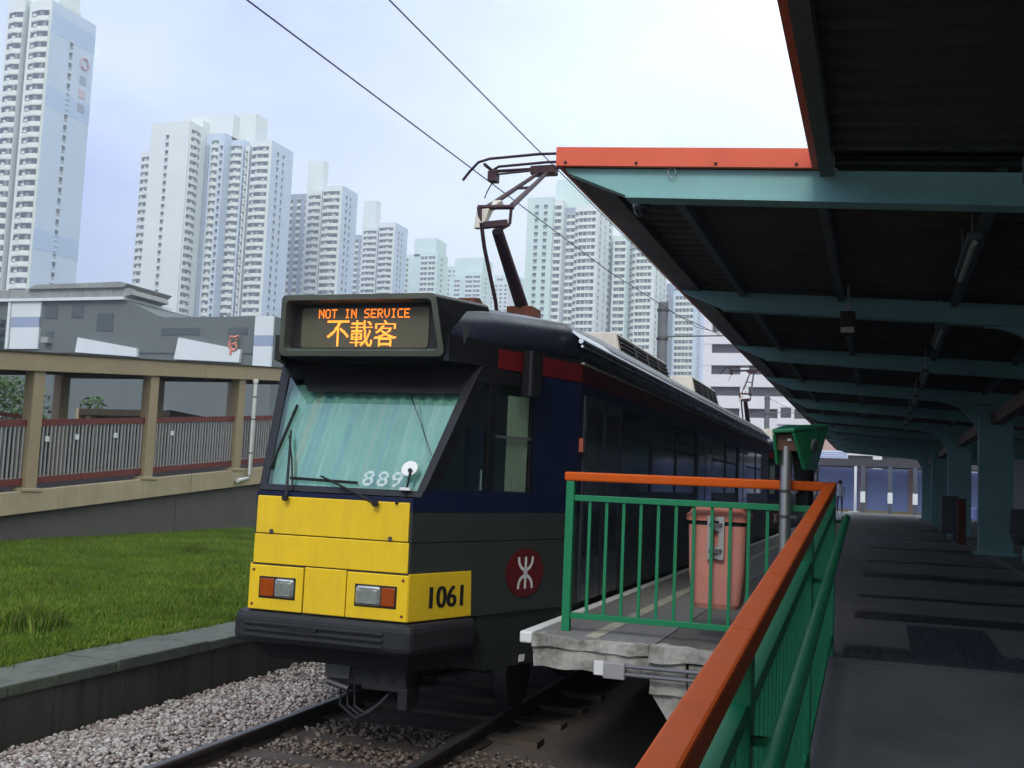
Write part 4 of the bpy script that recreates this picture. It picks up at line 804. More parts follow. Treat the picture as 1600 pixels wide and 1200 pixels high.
for sd in (-1, 1):
    b = MB(); x = XC + sd * 1.335; b.tube([(x, YF - .1, 3.205), (x, 25.3, 3.205)], .022, 'chrome', 10); b.tube([(x + sd * .012, YF - .1, 3.16), (x + sd * .012, 25.3, 3.16)], .012, 'chrome', 8); b.build('gutter_rail', tram)
    b = MB(); q_ = [(x + sd * .004, 3.215), (x - sd * .006, 3.235), (x - sd * .075, 3.30), (x - sd * .085, 3.285)]; b.loft([[(a_, YF - .1, c_) for a_, c_ in q_], [(a_, 25.3, c_) for a_, c_ in q_]], 'chrome'); b.build('roof_shoulder', tram)
    b = MB(); b.box(x - .02, x + .012, YF, 25.3, 3.015, 3.03, 'yellow_line'); b.build('trim_line', tram)
    b = MB(); b.box(*sorted((XC + sd * 1.29, XC + sd * 1.326)), YF + .002, YR, 2.858, 3.012, 'red_paint'); b.build('red_band', tram)
    b = MB(); b.box(*sorted((XC + sd * 1.27, XC + sd * 1.318)), YF + .002, YR, 3.0125, 3.07, 'black_paint'); b.build('cantrail', tram)
    # main side wall above the waist: pillars, windows, doors
    b = MB(); b.box(*sorted((XC + sd * 1.28, XC + sd * 1.318)), YF + .002, YR, 1.833, 1.92, 'navy_paint'); b.build('waist_rail', tram)
    b = MB(); b.box(*sorted((XC + sd * 1.28, XC + sd * 1.318)), YF + .002, YR, 2.76, 2.857, 'navy_paint'); b.build('window_header', tram)
    y = YF + .03; lay = [('d', 1.5), ('w', 1.55), ('w', 1.55), ('w', 1.55), ('d', 1.5), ('w', 1.55), ('w', 1.55), ('d', 1.5), ('w', 1.55), ('w', 1.3)]
    for k, (t_, ln) in enumerate(lay):
        xa, xb = sorted((XC + sd * 1.275, XC + sd * 1.319))
        m = MB(); m.box(xa, xb, y, y + .10, 1.9205, 2.7595, 'navy_paint'); m.build('pillar', tram)
        if t_ == 'w':
            m = MB(); m.box(*sorted((XC + sd * 1.296, XC + sd * 1.308)), y + .10, y + ln, 1.9205, 2.7595, 'dark_glass'); wn = m.build('window', tram)
            m = MB(); m.box(*sorted((XC + sd * 1.305, XC + sd * 1.322)), y + .10, y + ln, 2.42, 2.45, 'black_paint'); m.build('window_bar', wn)
        else:
            for h_ in (0, 1):
                ya = y + .10 + h_ * (ln - .10) / 2; yb = ya + (ln - .10) / 2 - .012
                m = MB(); m.box(*sorted((XC + sd * 1.30, XC + sd * 1.334)), ya, yb, .96, 2.755, 'door_panel'); dr = m.build('door', tram, .01)
                m = MB(); m.box(*sorted((XC + sd * 1.33, XC + sd * 1.337)), ya + .07, yb - .07, 1.35, 2.65, 'dark_glass'); m.build('door_glass', dr)
        y += ln
    m = MB(); m.box(*sorted((XC + sd * 1.275, XC + sd * 1.319)), y, YR, 1.9205, 2.7595, 'navy_paint'); m.build('pillar', tram)
    m = MB(); m.box(*sorted((XC + sd * 1.32, XC + sd * 1.355)), YF + .01, YF + .07, 2.255, 2.375, 'amber_lens'); m.build('door_lamp', tram)
# rear cab closed
b = MB(); b.loft([plan(YR, TY1, 1.833, .003), plan(YR, TY1 - .5, 2.857, .003)], 'navy_paint'); b.build('rear_cab', tram)
b = MB(); b.box(XC - 1.27, XC + 1.27, 8.8, YR, .96, 1.0, 'cab_dark'); b.build('floor', tram)
# running gear and coupler
for by in (9.9, 24.3):
    b = MB(); b.box(XC - .62, XC + .62, by - 1.15, by + 1.15, .34, .62, 'cab_dark'); bg_ = b.build('bogie', tram, .03)
    for yy in (by - .85, by + .85):
        for cx_ in (-.75, .75): m = MB(); m.disc((XC + cx_ - .06, yy, .345), (1, 0, 0), .335, .12, 'dull_steel', 28); m.build('wheel', bg_)
        m = MB(); m.tube([(XC - .75, yy, .345), (XC + .75, yy, .345)], .06, 'dull_steel', 10); m.build('axle', bg_)
cpl = MB(); cpl.box(XC + .20, XC + .56, 7.22, 7.40, .42, .60, 'rubber'); cpl.box(XC + .50, XC + .58, 7.20, 7.42, .30, .46, 'rubber'); cpl.box(XC - .10, XC + .20, 7.24, 8.2, .44, .58, 'rubber'); cp_ = cpl.build('coupler', tram, .012)
for x in (.28, .42): m = MB(); m.box(XC + x, XC + x + .055, 7.214, 7.22, .475, .54, 'black_mark'); m.build('coupler_hole', cp_)
for k in range(3): m = MB(); m.tube([(XC + .02 + .05 * k, 7.25, .5), (XC + .05 + .06 * k, 7.2, .3), (XC + .2 + .04 * k, 7.17, .215 + .02 * k), (XC + .36, 7.2, .33), (XC + .42, 7.3, .42)], .014, 'rubber', 8); m.build('hose', cp_)
m = MB(); m.box(XC - .10, XC + .1, 7.22, 7.35, .48, .59, 'dull_steel'); m.tube([(XC - .06, 7.18, .46), (XC + .12, 7.18, .42)], .025, 'dull_steel', 8); m.build('draw_hook', cp_)
# roof equipment
def acunit(y0, y1, zt):
    b = MB(); b.hexa([(XC - .80, y0, 3.44), (XC + .66, y0, 3.44), (XC + .66, y1, 3.44), (XC - .80, y1, 3.44)], [(XC - .68, y0 + .16, zt), (XC + .52, y0 + .16, zt), (XC + .52, y1 - .16, zt), (XC - .68, y1 - .16, zt)], 'cream_box'); u = b.build('roof_unit', tram, .015)
    xo = lambda z: XC + .66 - .14 * (z - 3.44) / (zt - 3.44); k = 0; z = 3.52
    while z < zt - .06:
        m = MB(); m.box(xo(z) - .02, xo(z) + .028, y0 + .25, y1 - .25, z, z + .022, 'dull_steel'); m.build('louvre', u); z += .058
    m = MB(); m.hexa([(xo(3.5) - .01, y0 + .2, 3.5), (xo(3.5) + .006, y0 + .2, 3.5), (xo(3.5) + .006, y1 - .2, 3.5), (xo(3.5) - .01, y1 - .2, 3.5)], [(xo(zt - .03) - .01, y0 + .22, zt - .03), (xo(zt - .03) + .006, y0 + .22, zt - .03), (xo(zt - .03) + .006, y1 - .22, zt - .03), (xo(zt - .03) - .01, y1 - .22, zt - .03)], 'cab_dark'); m.build('grille_back', u)
    for k in range(1, 4):
        y = lerp(y0 + .25, y1 - .25, k / 4); m = MB(); m.bar((xo(3.5) + .03, y, 3.5), (xo(zt - .05) + .03, y, zt - .05), .03, .012, 'dull_steel', (1, 0, 0)); m.build('louvre_stay', u)
acunit(13.2, 16.9, 3.95); acunit(19.1, 22.3, 4.0)
for y0, y1 in ((17.0, 17.8), (17.95, 18.7)): b = MB(); b.box(XC - .5, XC + .55, y0, y1, 3.46, 3.70, 'roof_grey'); b.build('roof_box', tram, .03)
b = MB(); b.box(XC - .3, XC + .3, 22.8, 23.6, 3.46, 3.62, 'dull_steel'); b.build('roof_box', tram, .03)
# horn and rusty latch near the front of the roof
b = MB(); b.prism([(XC - .05, 9.35, 3.47), (XC - .05, 9.35, 3.70), (XC - .05, 9.50, 3.72), (XC - .05, 10.1, 3.48)], (.16, 0, 0), 'rust'); b.build('pantograph_latch', tram)
# pantograph
pb = MB(); pb.box(XC - .5, XC + .5, 10.88, 10.96, 3.54, 3.60, 'rust'); pb.box(XC - .5, XC + .5, 11.78, 11.86, 3.54, 3.60, 'rust'); pb.box(XC - .22, XC - .15, 10.85, 11.9, 3.6005, 3.68, 'rust'); pb.box(XC + .15, XC + .22, 10.85, 11.9, 3.6005, 3.68, 'rust'); pb.box(XC - .22, XC + .22, 11.0, 11.32, 3.6805, 3.74, 'rust'); pb.box(XC - .15, XC + .15, 11.0, 11.32, 3.7401, 3.90, 'rust')
pg = pb.build('pantograph', tram, .01)
for x in (-.5, .5):
    for y in (10.92, 11.82): m = MB(); m.tube([(XC + x, y, 3.42), (XC + x, y, 3.46), (XC + x, y, 3.47), (XC + x, y, 3.5), (XC + x, y, 3.51), (XC + x, y, 3.56)], [.04, .06, .04, .06, .04, .05], 'brown_plate', 10); m.build('insulator', pg)
kn = Vector((XC, 10.15, 4.60))
m = MB(); m.tube([(XC, 11.15, 3.86), kn + Vector((0, .05, -.05))], [.075, .06], 'pantograph_metal', 14); m.build('lower_arm', pg)
m = MB(); m.tube([(XC - .05, 10.48, 3.62), (XC - .06, 10.40, 3.85), (XC - .08, 10.05, 4.35), (XC - .09, 9.96, 4.58)], .022, 'pantograph_metal', 8); m.build('control_rod', pg)
m = MB(); m.bar(kn + Vector((-.11, -.08, -.02)), kn + Vector((.12, .02, .02)), .07, .07, 'pantograph_metal'); m.tube([kn + Vector((-.19, -.05, .18)), kn + Vector((.19, .0, .18))], .026, 'pantograph_metal', 12)
m.bar(kn + Vector((-.17, -.06, .18)), kn + Vector((-.12, -.08, -.03)), .045, .045, 'pantograph_metal'); m.bar(kn + Vector((.16, .0, .18)), kn + Vector((.15, .0, .0)), .03, .03, 'pantograph_metal'); m.bar(kn + Vector((.15, .0, .0)), kn + Vector((.05, 0, -.05)), .03, .03, 'pantograph_metal'); m.build('knee_joint', pg, .008)
m = MB(); m.loft([[kn + Vector((x, y, z)) for x, y, z in q_] for q_ in ([(-.20, -.12, -.05), (-.10, -.12, -.05), (-.10, -.04, -.05), (-.20, -.04, -.05)], [(-.20, -.06, .16), (-.06, -.06, .16), (-.06, .06, .16), (-.20, .06, .16)], [(-.10, .14, .30), (.0, .14, .30), (.0, .22, .26), (-.10, .22, .26)])], 'cream_box'); m.build('spring_cover', pg, .01)
hd_ = Vector((XC, 11.66, 5.60))
for x0, x1 in ((-.10, -.04), (.16, .06)): m = MB(); m.tube([kn + Vector((x0, .02, .2)), hd_ + Vector((x1, 0, 0))], [.030, .022], 'pantograph_metal', 8); m.build('upper_arm', pg)
for t_ in (.5,): a = kn + Vector((0, .02, .2)); p_ = a.lerp(hd_, t_); m = MB(); m.bar(p_ + Vector((-.09, 0, 0)), p_ + Vector((.12, 0, 0)), .025, .025, 'pantograph_metal'); m.build('arm_brace', pg)
m = MB(); m.box(XC - .14, XC + .16, 11.58, 11.74, 5.56, 5.66, 'pantograph_metal'); m.build('head_bracket', pg, .01)
m = MB(); m.tube([(XC - .95, 11.50, 5.50), (XC - .86, 11.50, 5.61), (XC - .76, 11.50, 5.71), (XC - .62, 11.50, 5.745), (XC, 11.50, 5.765), (XC + .62, 11.50, 5.745), (XC + .76, 11.50, 5.71), (XC + .86, 11.50, 5.61), (XC + .95, 11.50, 5.50)], .017, 'pantograph_metal', 8); m.build('collector_strip', pg)
m = MB(); m.tube([(XC - .70, 11.82, 5.70), (XC - .62, 11.82, 5.745), (XC, 11.82, 5.765), (XC + .62, 11.82, 5.745), (XC + .70, 11.82, 5.70)], .017, 'pantograph_metal', 8); m.build('collector_strip', pg)
m = MB(); m.tube([(XC - .68, 11.5, 5.68), (XC - .68, 11.82, 5.68)], .02, 'pantograph_metal', 8); m.tube([(XC + .68, 11.5, 5.68), (XC + .68, 11.82, 5.68)], .02, 'pantograph_metal', 8); m.tube([(XC - .66, 11.66, 5.64), (XC + .66, 11.66, 5.64)], .020, 'pantograph_metal', 8); m.tube([(XC - .6, 11.6, 5.58), (XC - .1, 11.62, 5.61)], .012, 'pantograph_metal', 6); m.build('head_frame', pg)
m = MB(); m.box(XC - .66, XC - .56, 11.56, 11.7, 5.50, 5.62, 'pantograph_metal'); m.tube([(XC - .60, 11.6, 5.5), (XC - .66, 11.6, 5.40), (XC - .70, 11.6, 5.3)], .008, 'pantograph_metal', 6); m.build('head_spring', pg)
# the coupled second tram
t2 = copy_tree(tram); t2.location = (XC, TY0 + 21.6, 0); t2['label'] = 'dark tram farther along the platform, coupled behind the first'

# ================================================================== OVERHEAD LINE
b = MB(); b.tube([(XC, -6, 5.80), (XC, 11.66, 5.79), (XC, 30, 5.85), (XC, 60, 5.82), (XC, 110, 5.85)], .0065, 'wire', 6); tag(b.build('contact_wire'), 'thin contact wire running over the tram and touching its pantograph', 'wire')
b = MB(); b.tube([(-5.15, -4, 5.95), (-5.0, 7.3, 5.85), (-4.7, 18.6, 5.82), (-4.30, 26, 5.90), (XC, 31, 6.3)], .0075, 'wire', 6)
for i in range(60): y = 4 + .22 * i; x = lerp(-5.03, -4.83, (y - 4) / 13); z = 5.865 - .002 * i * .3
tag(b.build('feeder_wire'), 'slack feeder wire slanting across the sky left of the contact wire', 'wire')
def mast(x, y, h, lab):
    t = thing('catenary_mast', lab, 'pole', (x, y, 0), 'grey masts carrying the overhead wire')
    b = MB(); b.tube([(x, y, -.3), (x, y, h)], .14, 'mast_grey', 16); b.build('pole', t)
    for z in (h - .25, h - 1.05): m = MB(); m.tube([(x, y, z), (x, y, z + .07)], .165, 'dull_steel', 16); m.build('clamp', t)
    m = MB(); m.tube([(x, y, 6.10), (XC - .1, y, 6.12)], .022, 'mast_grey', 8); m.tube([(x, y, 6.9), (XC - .4, y, 6.14)], .012, 'mast_grey', 8); m.build('bracket_arm', t)
    m = MB(); m.tube([(XC - .12, y, 6.1), (XC, y, 5.86)], .012, 'mast_grey', 6); m.build('dropper', t)
mast(-5.75, 29, 7.05, 'grey round catenary mast rising behind the tram roof')
mast(-5.75, 58, 7.05, 'far catenary mast beyond the second tram')

# ================================================================== FOOTBRIDGE RAMP
FX = -16.0; FS = .079
fz = lambda y, z: z + (y - 20) * FS
fb = thing('covered_footbridge_ramp', 'beige covered pedestrian ramp with posts and flat roof beyond lawn', 'footbridge', (FX, 20, .39))
def sl(name, x0, x1, y0, y1, z0, z1, m, parent=fb, bevel=0, s=FS):
    g_ = lambda y, z: z + (y - 20) * s
    b = MB(); b.hexa([(x0, y0, g_(y0, z0)), (x1, y0, g_(y0, z0)), (x1, y1, g_(y1, z0)), (x0, y1, g_(y1, z0))], [(x0, y0, g_(y0, z1)), (x1, y0, g_(y0, z1)), (x1, y1, g_(y1, z1)), (x0, y1, g_(y1, z1))], m); return b.build(name, parent, bevel)
for a, c in ((9, 15.98), (16.0, 22.35), (22.37, 31)): sl('edge_beam', FX - .2, FX, a, c, 1.14, 1.585, 'beige_concrete', fb, .01)
sl('deck', FX - 2.6, FX - .2, 9, 31, 1.2, 1.50, 'ramp_wall'); sl('edge_beam', FX - 2.8, FX - 2.6, 9, 31, 1.14, 1.585, 'beige_concrete')
for a, c in ((9, 14.28), (14.3, 22.0), (22.02, 31)):
    b = MB(); b.hexa([(FX - 2.6, a, -.4), (FX - .16, a, -.4), (FX - .16, c, -.4), (FX - 2.6, c, -.4)], [(FX - 2.6, a, fz(a, 1.139)), (FX - .16, a, fz(a, 1.139)), (FX - .16, c, fz(c, 1.139)), (FX - 2.6, c, fz(c, 1.139))], 'ramp_wall'); b.build('support_wall', fb)
for a, c in ((9, 22.55), (22.56, 31)): sl('roof_fascia', FX - .06, FX + .06, a, c, 3.975, 4.33, 'beige_paint', fb, .01)
sl('roof_slab', FX - 2.9, FX - .06, 9, 31, 4.05, 4.30, 'dark_soffit'); sl('roof_cap', FX - 2.95, FX + .10, 9, 31, 4.332, 4.36, 'dark_soffit')
for x in (FX - .9, FX - 1.8): sl('roof_rib', x - .05, x + .05, 9, 31, 3.95, 4.049, 'dark_soffit')
b = MB(); b.hexa([(FX - 3.05, 9, .3), (FX - 2.95, 9, .3), (FX - 2.95, 31, .3), (FX - 3.05, 31, .3)], [(FX - 3.05, 9, fz(9, 2.72)), (FX - 2.95, 9, fz(9, 2.72)), (FX - 2.95, 31, fz(31, 2.72)), (FX - 3.05, 31, fz(31, 2.72))], 'dark_soffit'); b.build('added_dark_wall', fb)  # wall added to darken the space behind the balusters
PYs = [10.0, 13.55, 17.13, 20.73, 24.33, 27.93]
for y in PYs:
    for k, x in enumerate((FX - .13, FX - 2.7)):
        b = MB(); b.box(x - .12, x + .12, y - .15, y + .15, fz(y, 1.58), fz(y, 4.06), 'beige_paint'); p = b.build('post', fb, .015)
        if k == 0: m = MB(); m.box(x - .15, x + .16, y - .27, y + .27, fz(y, 1.56), fz(y, 1.63), 'beige_concrete'); m.build('post_base', p, .01)
    b = MB(); b.box(FX - 2.7, FX - .13, y - .08, y + .08, fz(y, 3.9), fz(y, 4.049), 'dark_soffit'); b.build('cross_beam', fb)
bar = MB(); bar.box(-.016, .016, -.016, .016, 0, 1.15, 'bar_grey'); bar = bar.mesh('baluster')
for i in range(1, len(PYs) - 1):
    a, c = PYs[i] + .15, PYs[i + 1] - .15
    sl('railing_top', FX - .16, FX - .10, a, c, 2.87, 3.00, 'red_brown'); sl('railing_bottom', FX - .16, FX - .10, a, c, 1.70, 1.83, 'red_brown')
    y = a + .06
    while y < c: obj_from_mesh('baluster', bar, fb, (FX - .13, y, fz(y, 1.78))); y += .113
    sl('far_railing_top', FX - 2.73, FX - 2.67, a, c, 2.75, 2.86, 'red_brown')
    for k in range(16):
        y = a + (c - a) * (k + .5) / 16; b = MB(); b.box(FX - 2.71, FX - 2.69, y - .012, y + .012, fz(y, 1.6), fz(y, 2.751), 'bar_grey'); b.build('far_baluster', fb)
for y, z in ((17.55, 2.6), (18.4, 2.62), (19.6, 2.62), (21.6, 2.62), (15.9, 2.6)): m = MB(); m.box(FX - .098, FX - .09, y - .06, y + .06, fz(y, z) - .06, fz(y, z) + .05, 'podium_white'); m.build('notice_plate', fb)
dp = thing('drain_pipe', 'white downpipe with elbow beside the third footbridge post', 'pipe', (FX, 24.75, 1.6))
b = MB(); b.tube([(FX + .10, 24.75, fz(24.75, 3.97)), (FX + .10, 24.75, fz(24.75, 1.45)), (FX + .10, 24.68, fz(24.7, 1.33)), (FX + .10, 24.2, fz(24.4, 1.30))], .055, 'cable_white', 10); b.tube([(FX + .10, 24.75, fz(24.75, 3.9)), (FX + .10, 24.75, fz(24.75, 3.99))], .075, 'cable_white', 10); b.build('pipe', dp)
for z in (3.5, 2.9, 2.0): m = MB(); m.tube([(FX + .10, 24.75, fz(24.75, z)), (FX + .10, 24.75, fz(24.75, z + .03))], .062, 'dull_steel', 10); m.build('clip', dp)
# second, opposite ramp behind
f2 = thing('return_ramp', 'descending return ramp with dark rails behind the covered footbridge', 'ramp', (-21, 20, .39))
sl('deck', -21.8, -20, 8, 34, 1.7, 2.0, 'beige_concrete', f2, 0, -.06); sl('rail', -20.06, -20, 8, 34, 3.0, 3.1, 'red_brown', f2, 0, -.06); sl('rail', -21.8, -21.74, 8, 34, 3.0, 3.1, 'red_brown', f2, 0, -.06); sl('lower_rail', -20.06, -20, 8, 34, 2.1, 2.18, 'red_brown', f2, 0, -.06)
y = 10
while y < 33: b = MB(); b.box(-20.05, -20.02, y - .012, y + .012, 2.18 + (y - 20) * -.06, 3.0 + (y - 20) * -.06, 'bar_grey'); b.build('baluster', f2); y += .2
sl('roof', -22.4, -19.3, 25.6, 34, 3.62, 3.80, 'dark_soffit', f2, 0, -.05); sl('roof_fascia', -19.298, -19.2, 25.6, 34, 3.50, 3.82, 'dark_soffit', f2, 0, -.05); sl('roof_fascia', -22.5, -22.402, 25.6, 34, 3.40, 3.82, 'beige_paint', f2, 0, -.05)
for y in (25.9, 28.9, 32.0):
    for x in (-19.6, -22.2): b = MB(); b.box(x - .11, x + .11, y - .13, y + .13, .33, 3.62 + (y - 20) * -.05, 'beige_paint'); b.build('post', f2, .01)
for y in (12, 18, 24, 30): b = MB(); b.box(-21.3, -20.6, y - .3, y + .3, .3, 1.72 + (y - 20) * -.06, 'ramp_wall'); b.build('pier', f2)
# shrubs behind the footbridge
def shrub(x, y, z, rx, h, n_, lab):
    t = thing('shrub', lab, 'shrub', (x, y, z)); V = []; F = []
    for i in range(n_):
        a = random.uniform(0, 6.28); r_ = random.random() ** .5 * rx; hz_ = random.random(); k = math.sqrt(max(0, 1 - (hz_ * .9) ** 2)) * (1 + .35 * mnoise.noise(Vector((a * 1.5, hz_ * 4, x))))
        c = Vector((x + math.cos(a) * r_ * k, y + math.sin(a) * r_ * k, z + .1 + h * hz_)); s_ = random.uniform(.05, .12); d1 = Vector((random.gauss(0, 1), random.gauss(0, 1), random.gauss(0, .6))).normalized(); d2 = d1.cross(Vector((random.gauss(0, 1), random.gauss(0, 1), random.gauss(0, 1)))).normalized()
        i0 = len(V); V += [c - d1 * s_, c + d2 * s_ * .5, c + d1 * s_, c - d2 * s_ * .5]; F.append((i0, i0 + 1, i0 + 2, i0 + 3))
    b = MB(); b.add(V, F, 'leaf'); b.build('foliage', t)
    b = MB()
    for i in range(5): a = random.uniform(0, 6.28); b.tube([(x, y, z), (x + math.cos(a) * rx * .3, y + math.sin(a) * rx * .3, z + h * .4), (x + math.cos(a) * rx * .5, y + math.sin(a) * rx * .5, z + h * .8)], [.03, .02, .008], 'bark', 6)
    b.build('stems', t)
shrub(-27.5, 28.0, .33, 1.9, 4.2, 3600, 'large dark green shrub seen through the leftmost bay of the footbridge')
shrub(-26.2, 30.6, .33, .8, 3.8, 900, 'small twiggy shrub behind the footbridge, right of the large shrub')

# ================================================================== PODIUM
YP = 60.0
pd = thing('podium_building', 'low grey podium building with white tapered panels and dark vents', 'building', (-48, YP, 0))
def P2(x0, x1, z0, z1, m, name, d=.15, y=YP, bevel=0): b = MB(); b.box(x0, x1, y - d, y + .05 if d < 1 else y, z0, z1, m); return b.build(name, pd, bevel)
b = MB(); b.box(-66, -48.9, YP, YP + 22, -.4, 13.05, 'podium_grey'); b.build('wall', pd)
b = MB(); b.box(-48.9, -37.4, YP + .01, YP + 22, -.4, 11.88, 'podium_grey'); b.build('wall', pd)
b = MB(); b.prism([(-48.899, YP + .02, 11.88), (-46.55, YP + .02, 11.88), (-46.55, YP + .02, 12.0), (-48.899, YP + .02, 13.0)], (0, 10, 0), 'podium_grey'); b.build('sloped_parapet', pd)
b = MB(); b.box(-66, -49.2, YP - .35, YP + 5, 13.10, 13.30, 'podium_white'); b.build('ledge', pd)
x = -62
while x < -49.6: b = MB(); b.box(x, x + 1.28, YP - .1, YP + .6, 13.30, 13.95, 'podium_stone'); b.build('parapet_block', pd); x += 1.3
b = MB(); b.prism([(-57.6, YP - .35, 13.96), (-49.3, YP - .35, 13.96), (-49.0, YP - .35, 14.2), (-49.5, YP - .35, 14.34), (-56.8, YP - .35, 14.26)], (0, 5, 0), 'podium_stone'); b.build('roof_cap', pd)
b = MB(); b.prism([(-49.4, YP - .2, 13.31), (-48.6, YP - .2, 13.45), (-48.75, YP - .2, 13.8), (-49.3, YP - .2, 13.95)], (0, 4, 0), 'podium_stone'); b.build('roof_corner', pd)
P2(-59.0, -56.4, 11.98, 13.08, 'podium_white', 'white_panel'); P2(-59.0, -56.45, 11.25, 11.97, 'podium_band', 'blue_panel'); P2(-58.95, -56.4, 9.7, 11.24, 'podium_white', 'white_panel'); P2(-59.25, -59.02, 9.7, 13.08, 'podium_white', 'white_trim', .25)
P2(-38.78, -37.42, 10.6, 11.87, 'podium_white', 'white_panel'); P2(-38.78, -37.42, 9.9, 10.59, 'podium_band', 'blue_panel'); P2(-38.78, -37.42, 8.4, 9.89, 'podium_white', 'white_panel')
P2(-56.1, -55.0, 11.86, 12.83, 'podium_dark', 'vent', .04); P2(-53.75, -52.75, 11.9, 12.82, 'podium_dark', 'vent', .04); P2(-51.55, -50.18, 10.97, 12.2, 'podium_dark', 'vent', .05); P2(-46.15, -43.08, 10.68, 11.14, 'podium_dark', 'vent', .04); P2(-40.85, -39.37, 10.67, 11.15, 'podium_dark', 'vent', .04)
P2(-55.9, -55.2, 10.55, 10.95, 'podium_dark', 'vent', .04); P2(-55.85, -55.25, 10.1, 10.5, 'podium_stone', 'air_conditioner', .5)
for pts, nm in (([(-52.85, 10.49), (-47.83, 9.73), (-47.79, 9.15), (-52.98, 9.45)], 'a'), ([(-44.53, 10.47), (-39.63, 9.65), (-39.72, 8.80), (-44.79, 9.0)], 'b')):
    b = MB(); b.prism([(x, YP - .3, z) for x, z in pts], (0, .28, 0), 'podium_white'); b.build('tapered_panel', pd)
b = MB(); c = Vector((-40.2, YP - .31, 10.0)); pts = []
for k in range(15): a = k * .72; r_ = .22 + .30 * abs(math.sin(k * 1.7)); pts.append(c + Vector((math.cos(a) * r_ * (1 - k / 26), 0, math.sin(a) * r_ * .9 - .05 * k + .3)))
b.tube(pts, .09, 'coral', 6); b.build('coral_sculpture', pd)
b = MB(); b.box(-66, -37.4, YP - .06, YP + .0, 9.42, 9.47, 'podium_dark'); b.build('wall_joint', pd)
x = -64
for z in range(4): b = MB(); b.box(-66, -59.6, YP - .4, YP, 9.2 + z * .75, 9.2 + z * .75 + .35, 'podium_dark'); b.build('louvre', pd)

# ================================================================== TOWERS
FH = 2.8
def bay_mesh(wd, kind, seed):
    rd = random.Random(seed); b = MB()
    if kind == 'bay':       # shallow V bay: apron, glass, mullions, curtains and an air conditioner
        for s_ in (-1, 1):
            x0, x1 = (0, wd / 2); X = lambda x: s_ * x
            dep = lambda x: -.25 - .55 * (1 - abs(x) / (wd / 2))
            A = lambda x, z, e=0.: (X(x), dep(x) - e, z)
            b.add([A(x0, 0, .12), A(x1, 0, .12), A(x1, 1.15, .12), A(x0, 1.15, .12)], [(0, 1, 2, 3)], 'facade_apron')
            b.add([A(x0, 1.15, .12), A(x1, 1.15, .12), A(x1, 1.15, -.3), A(x0, 1.15, -.3)], [(0, 1, 2, 3)], 'facade_apron')
            b.add([A(x0, 1.15), A(x1 * .94, 1.15), A(x1 * .94, 2.62), A(x0, 2.62)], [(0, 1, 2, 3)], 'win_glass')
            f0, f1 = rd.choice(((.1, .45), (.4, .75), (.15, .3))); b.add([A(x1 * f0, 1.15, .02), A(x1 * f1, 1.15, .02), A(x1 * f1, rd.choice((2.0, 2.6)), .02), A(x1 * f0, rd.choice((2.0, 2.6)), .02)], [(0, 1, 2, 3)], 'win_curtain')
            b.add([A(x0, 2.62, .06), A(x1, 2.62, .06), A(x1, 2.8, .06), A(x0, 2.8, .06)], [(0, 1, 2, 3)], 'facade_apron')
            b.add([A(x0, 2.62, .06), A(x1, 2.62, .06), A(x1, 2.62, -.3), A(x0, 2.62, -.3)], [(0, 1, 2, 3)], 'facade_apron')
            b.add([A(x1, 0, .12), (X(x1), .1, 0), (X(x1), .1, 2.8), A(x1, 2.8, .12)], [(0, 1, 2, 3)], 'facade_apron')
        k = rd.uniform(-.3, .3) * wd; b.box(k - .45, k + .45, -.95, -.5, 1.16, 1.65, 'facade_apron')
    elif kind == 'flat':
        b.box(-wd / 2, wd / 2, -.10, .05, 0, 1.0, 'facade_apron'); b.add([(-wd / 2 + .1, -.04, 1.0), (wd / 2 - .1, -.04, 1.0), (wd / 2 - .1, -.04, 2.5), (-wd / 2 + .1, -.04, 2.5)], [(0, 1, 2, 3)], 'win_glass')
        n_ = max(1, int(wd / 1.6))
        for i in range(1, n_): x = -wd / 2 + wd * i / n_; b.box(x - .12, x + .12, -.09, -.03, 1.0, 2.5, 'facade_apron')
        f = rd.uniform(-.4, .2) * wd; b.add([(f, -.06, 1.0), (f + wd * .2, -.06, 1.0), (f + wd * .2, -.06, 2.3), (f, -.06, 2.3)], [(0, 1, 2, 3)], 'win_curtain')
        b.box(-wd / 2 - .2, wd / 2 + .2, -.5, -.09, 2.5, 2.68, 'facade_apron')
    else:                   # small punched window
        b.box(-wd / 2, wd / 2, -.03, .02, .9, 2.2, 'win_glass'); b.box(-wd / 2 - .1, wd / 2 + .1, -.35, -.031, 2.2, 2.32, 'facade_apron'); b.box(-wd / 2, wd / 2, -.4, -.031, .75, .88, 'facade_apron')
    return b.mesh('window')
WM = {}
def wmesh(wd, kind, v):
    k = (round(wd, 1), kind, v)
    if k not in WM: WM[k] = bay_mesh(k[0], kind, hash(k) % 1000 if 0 else int(k[0] * 10) * 7 + v * 31 + len(kind))
    return WM[k]
def column_y(t, x, y, wd, kind, z0, z1, step=FH):      # windows facing -Y
    z = z0
    while z < z1 - 1.5: obj_from_mesh('window', wmesh(wd, kind, random.randrange(3)), t, (x, y, z)); z += step
def column_x(t, x, y, wd, kind, z0, z1, step=FH):      # windows facing +X
    z = z0
    while z < z1 - 1.5: obj_from_mesh('window', wmesh(wd, kind, random.randrange(3)), t, (x, y, z), (0, 0, R(90))); z += step
def blk(t, x0, x1, y0, y1, z1, m, name='wall', z0=-.4): b = MB(); b.box(x0, x1, y0, y1, z0, z1, m); return b.build(name, t)
def zs(top, zmin): k = int((top - zmin) / FH); return top - 1.2 - k * FH
GT = 'tall pale apartment towers in the background'
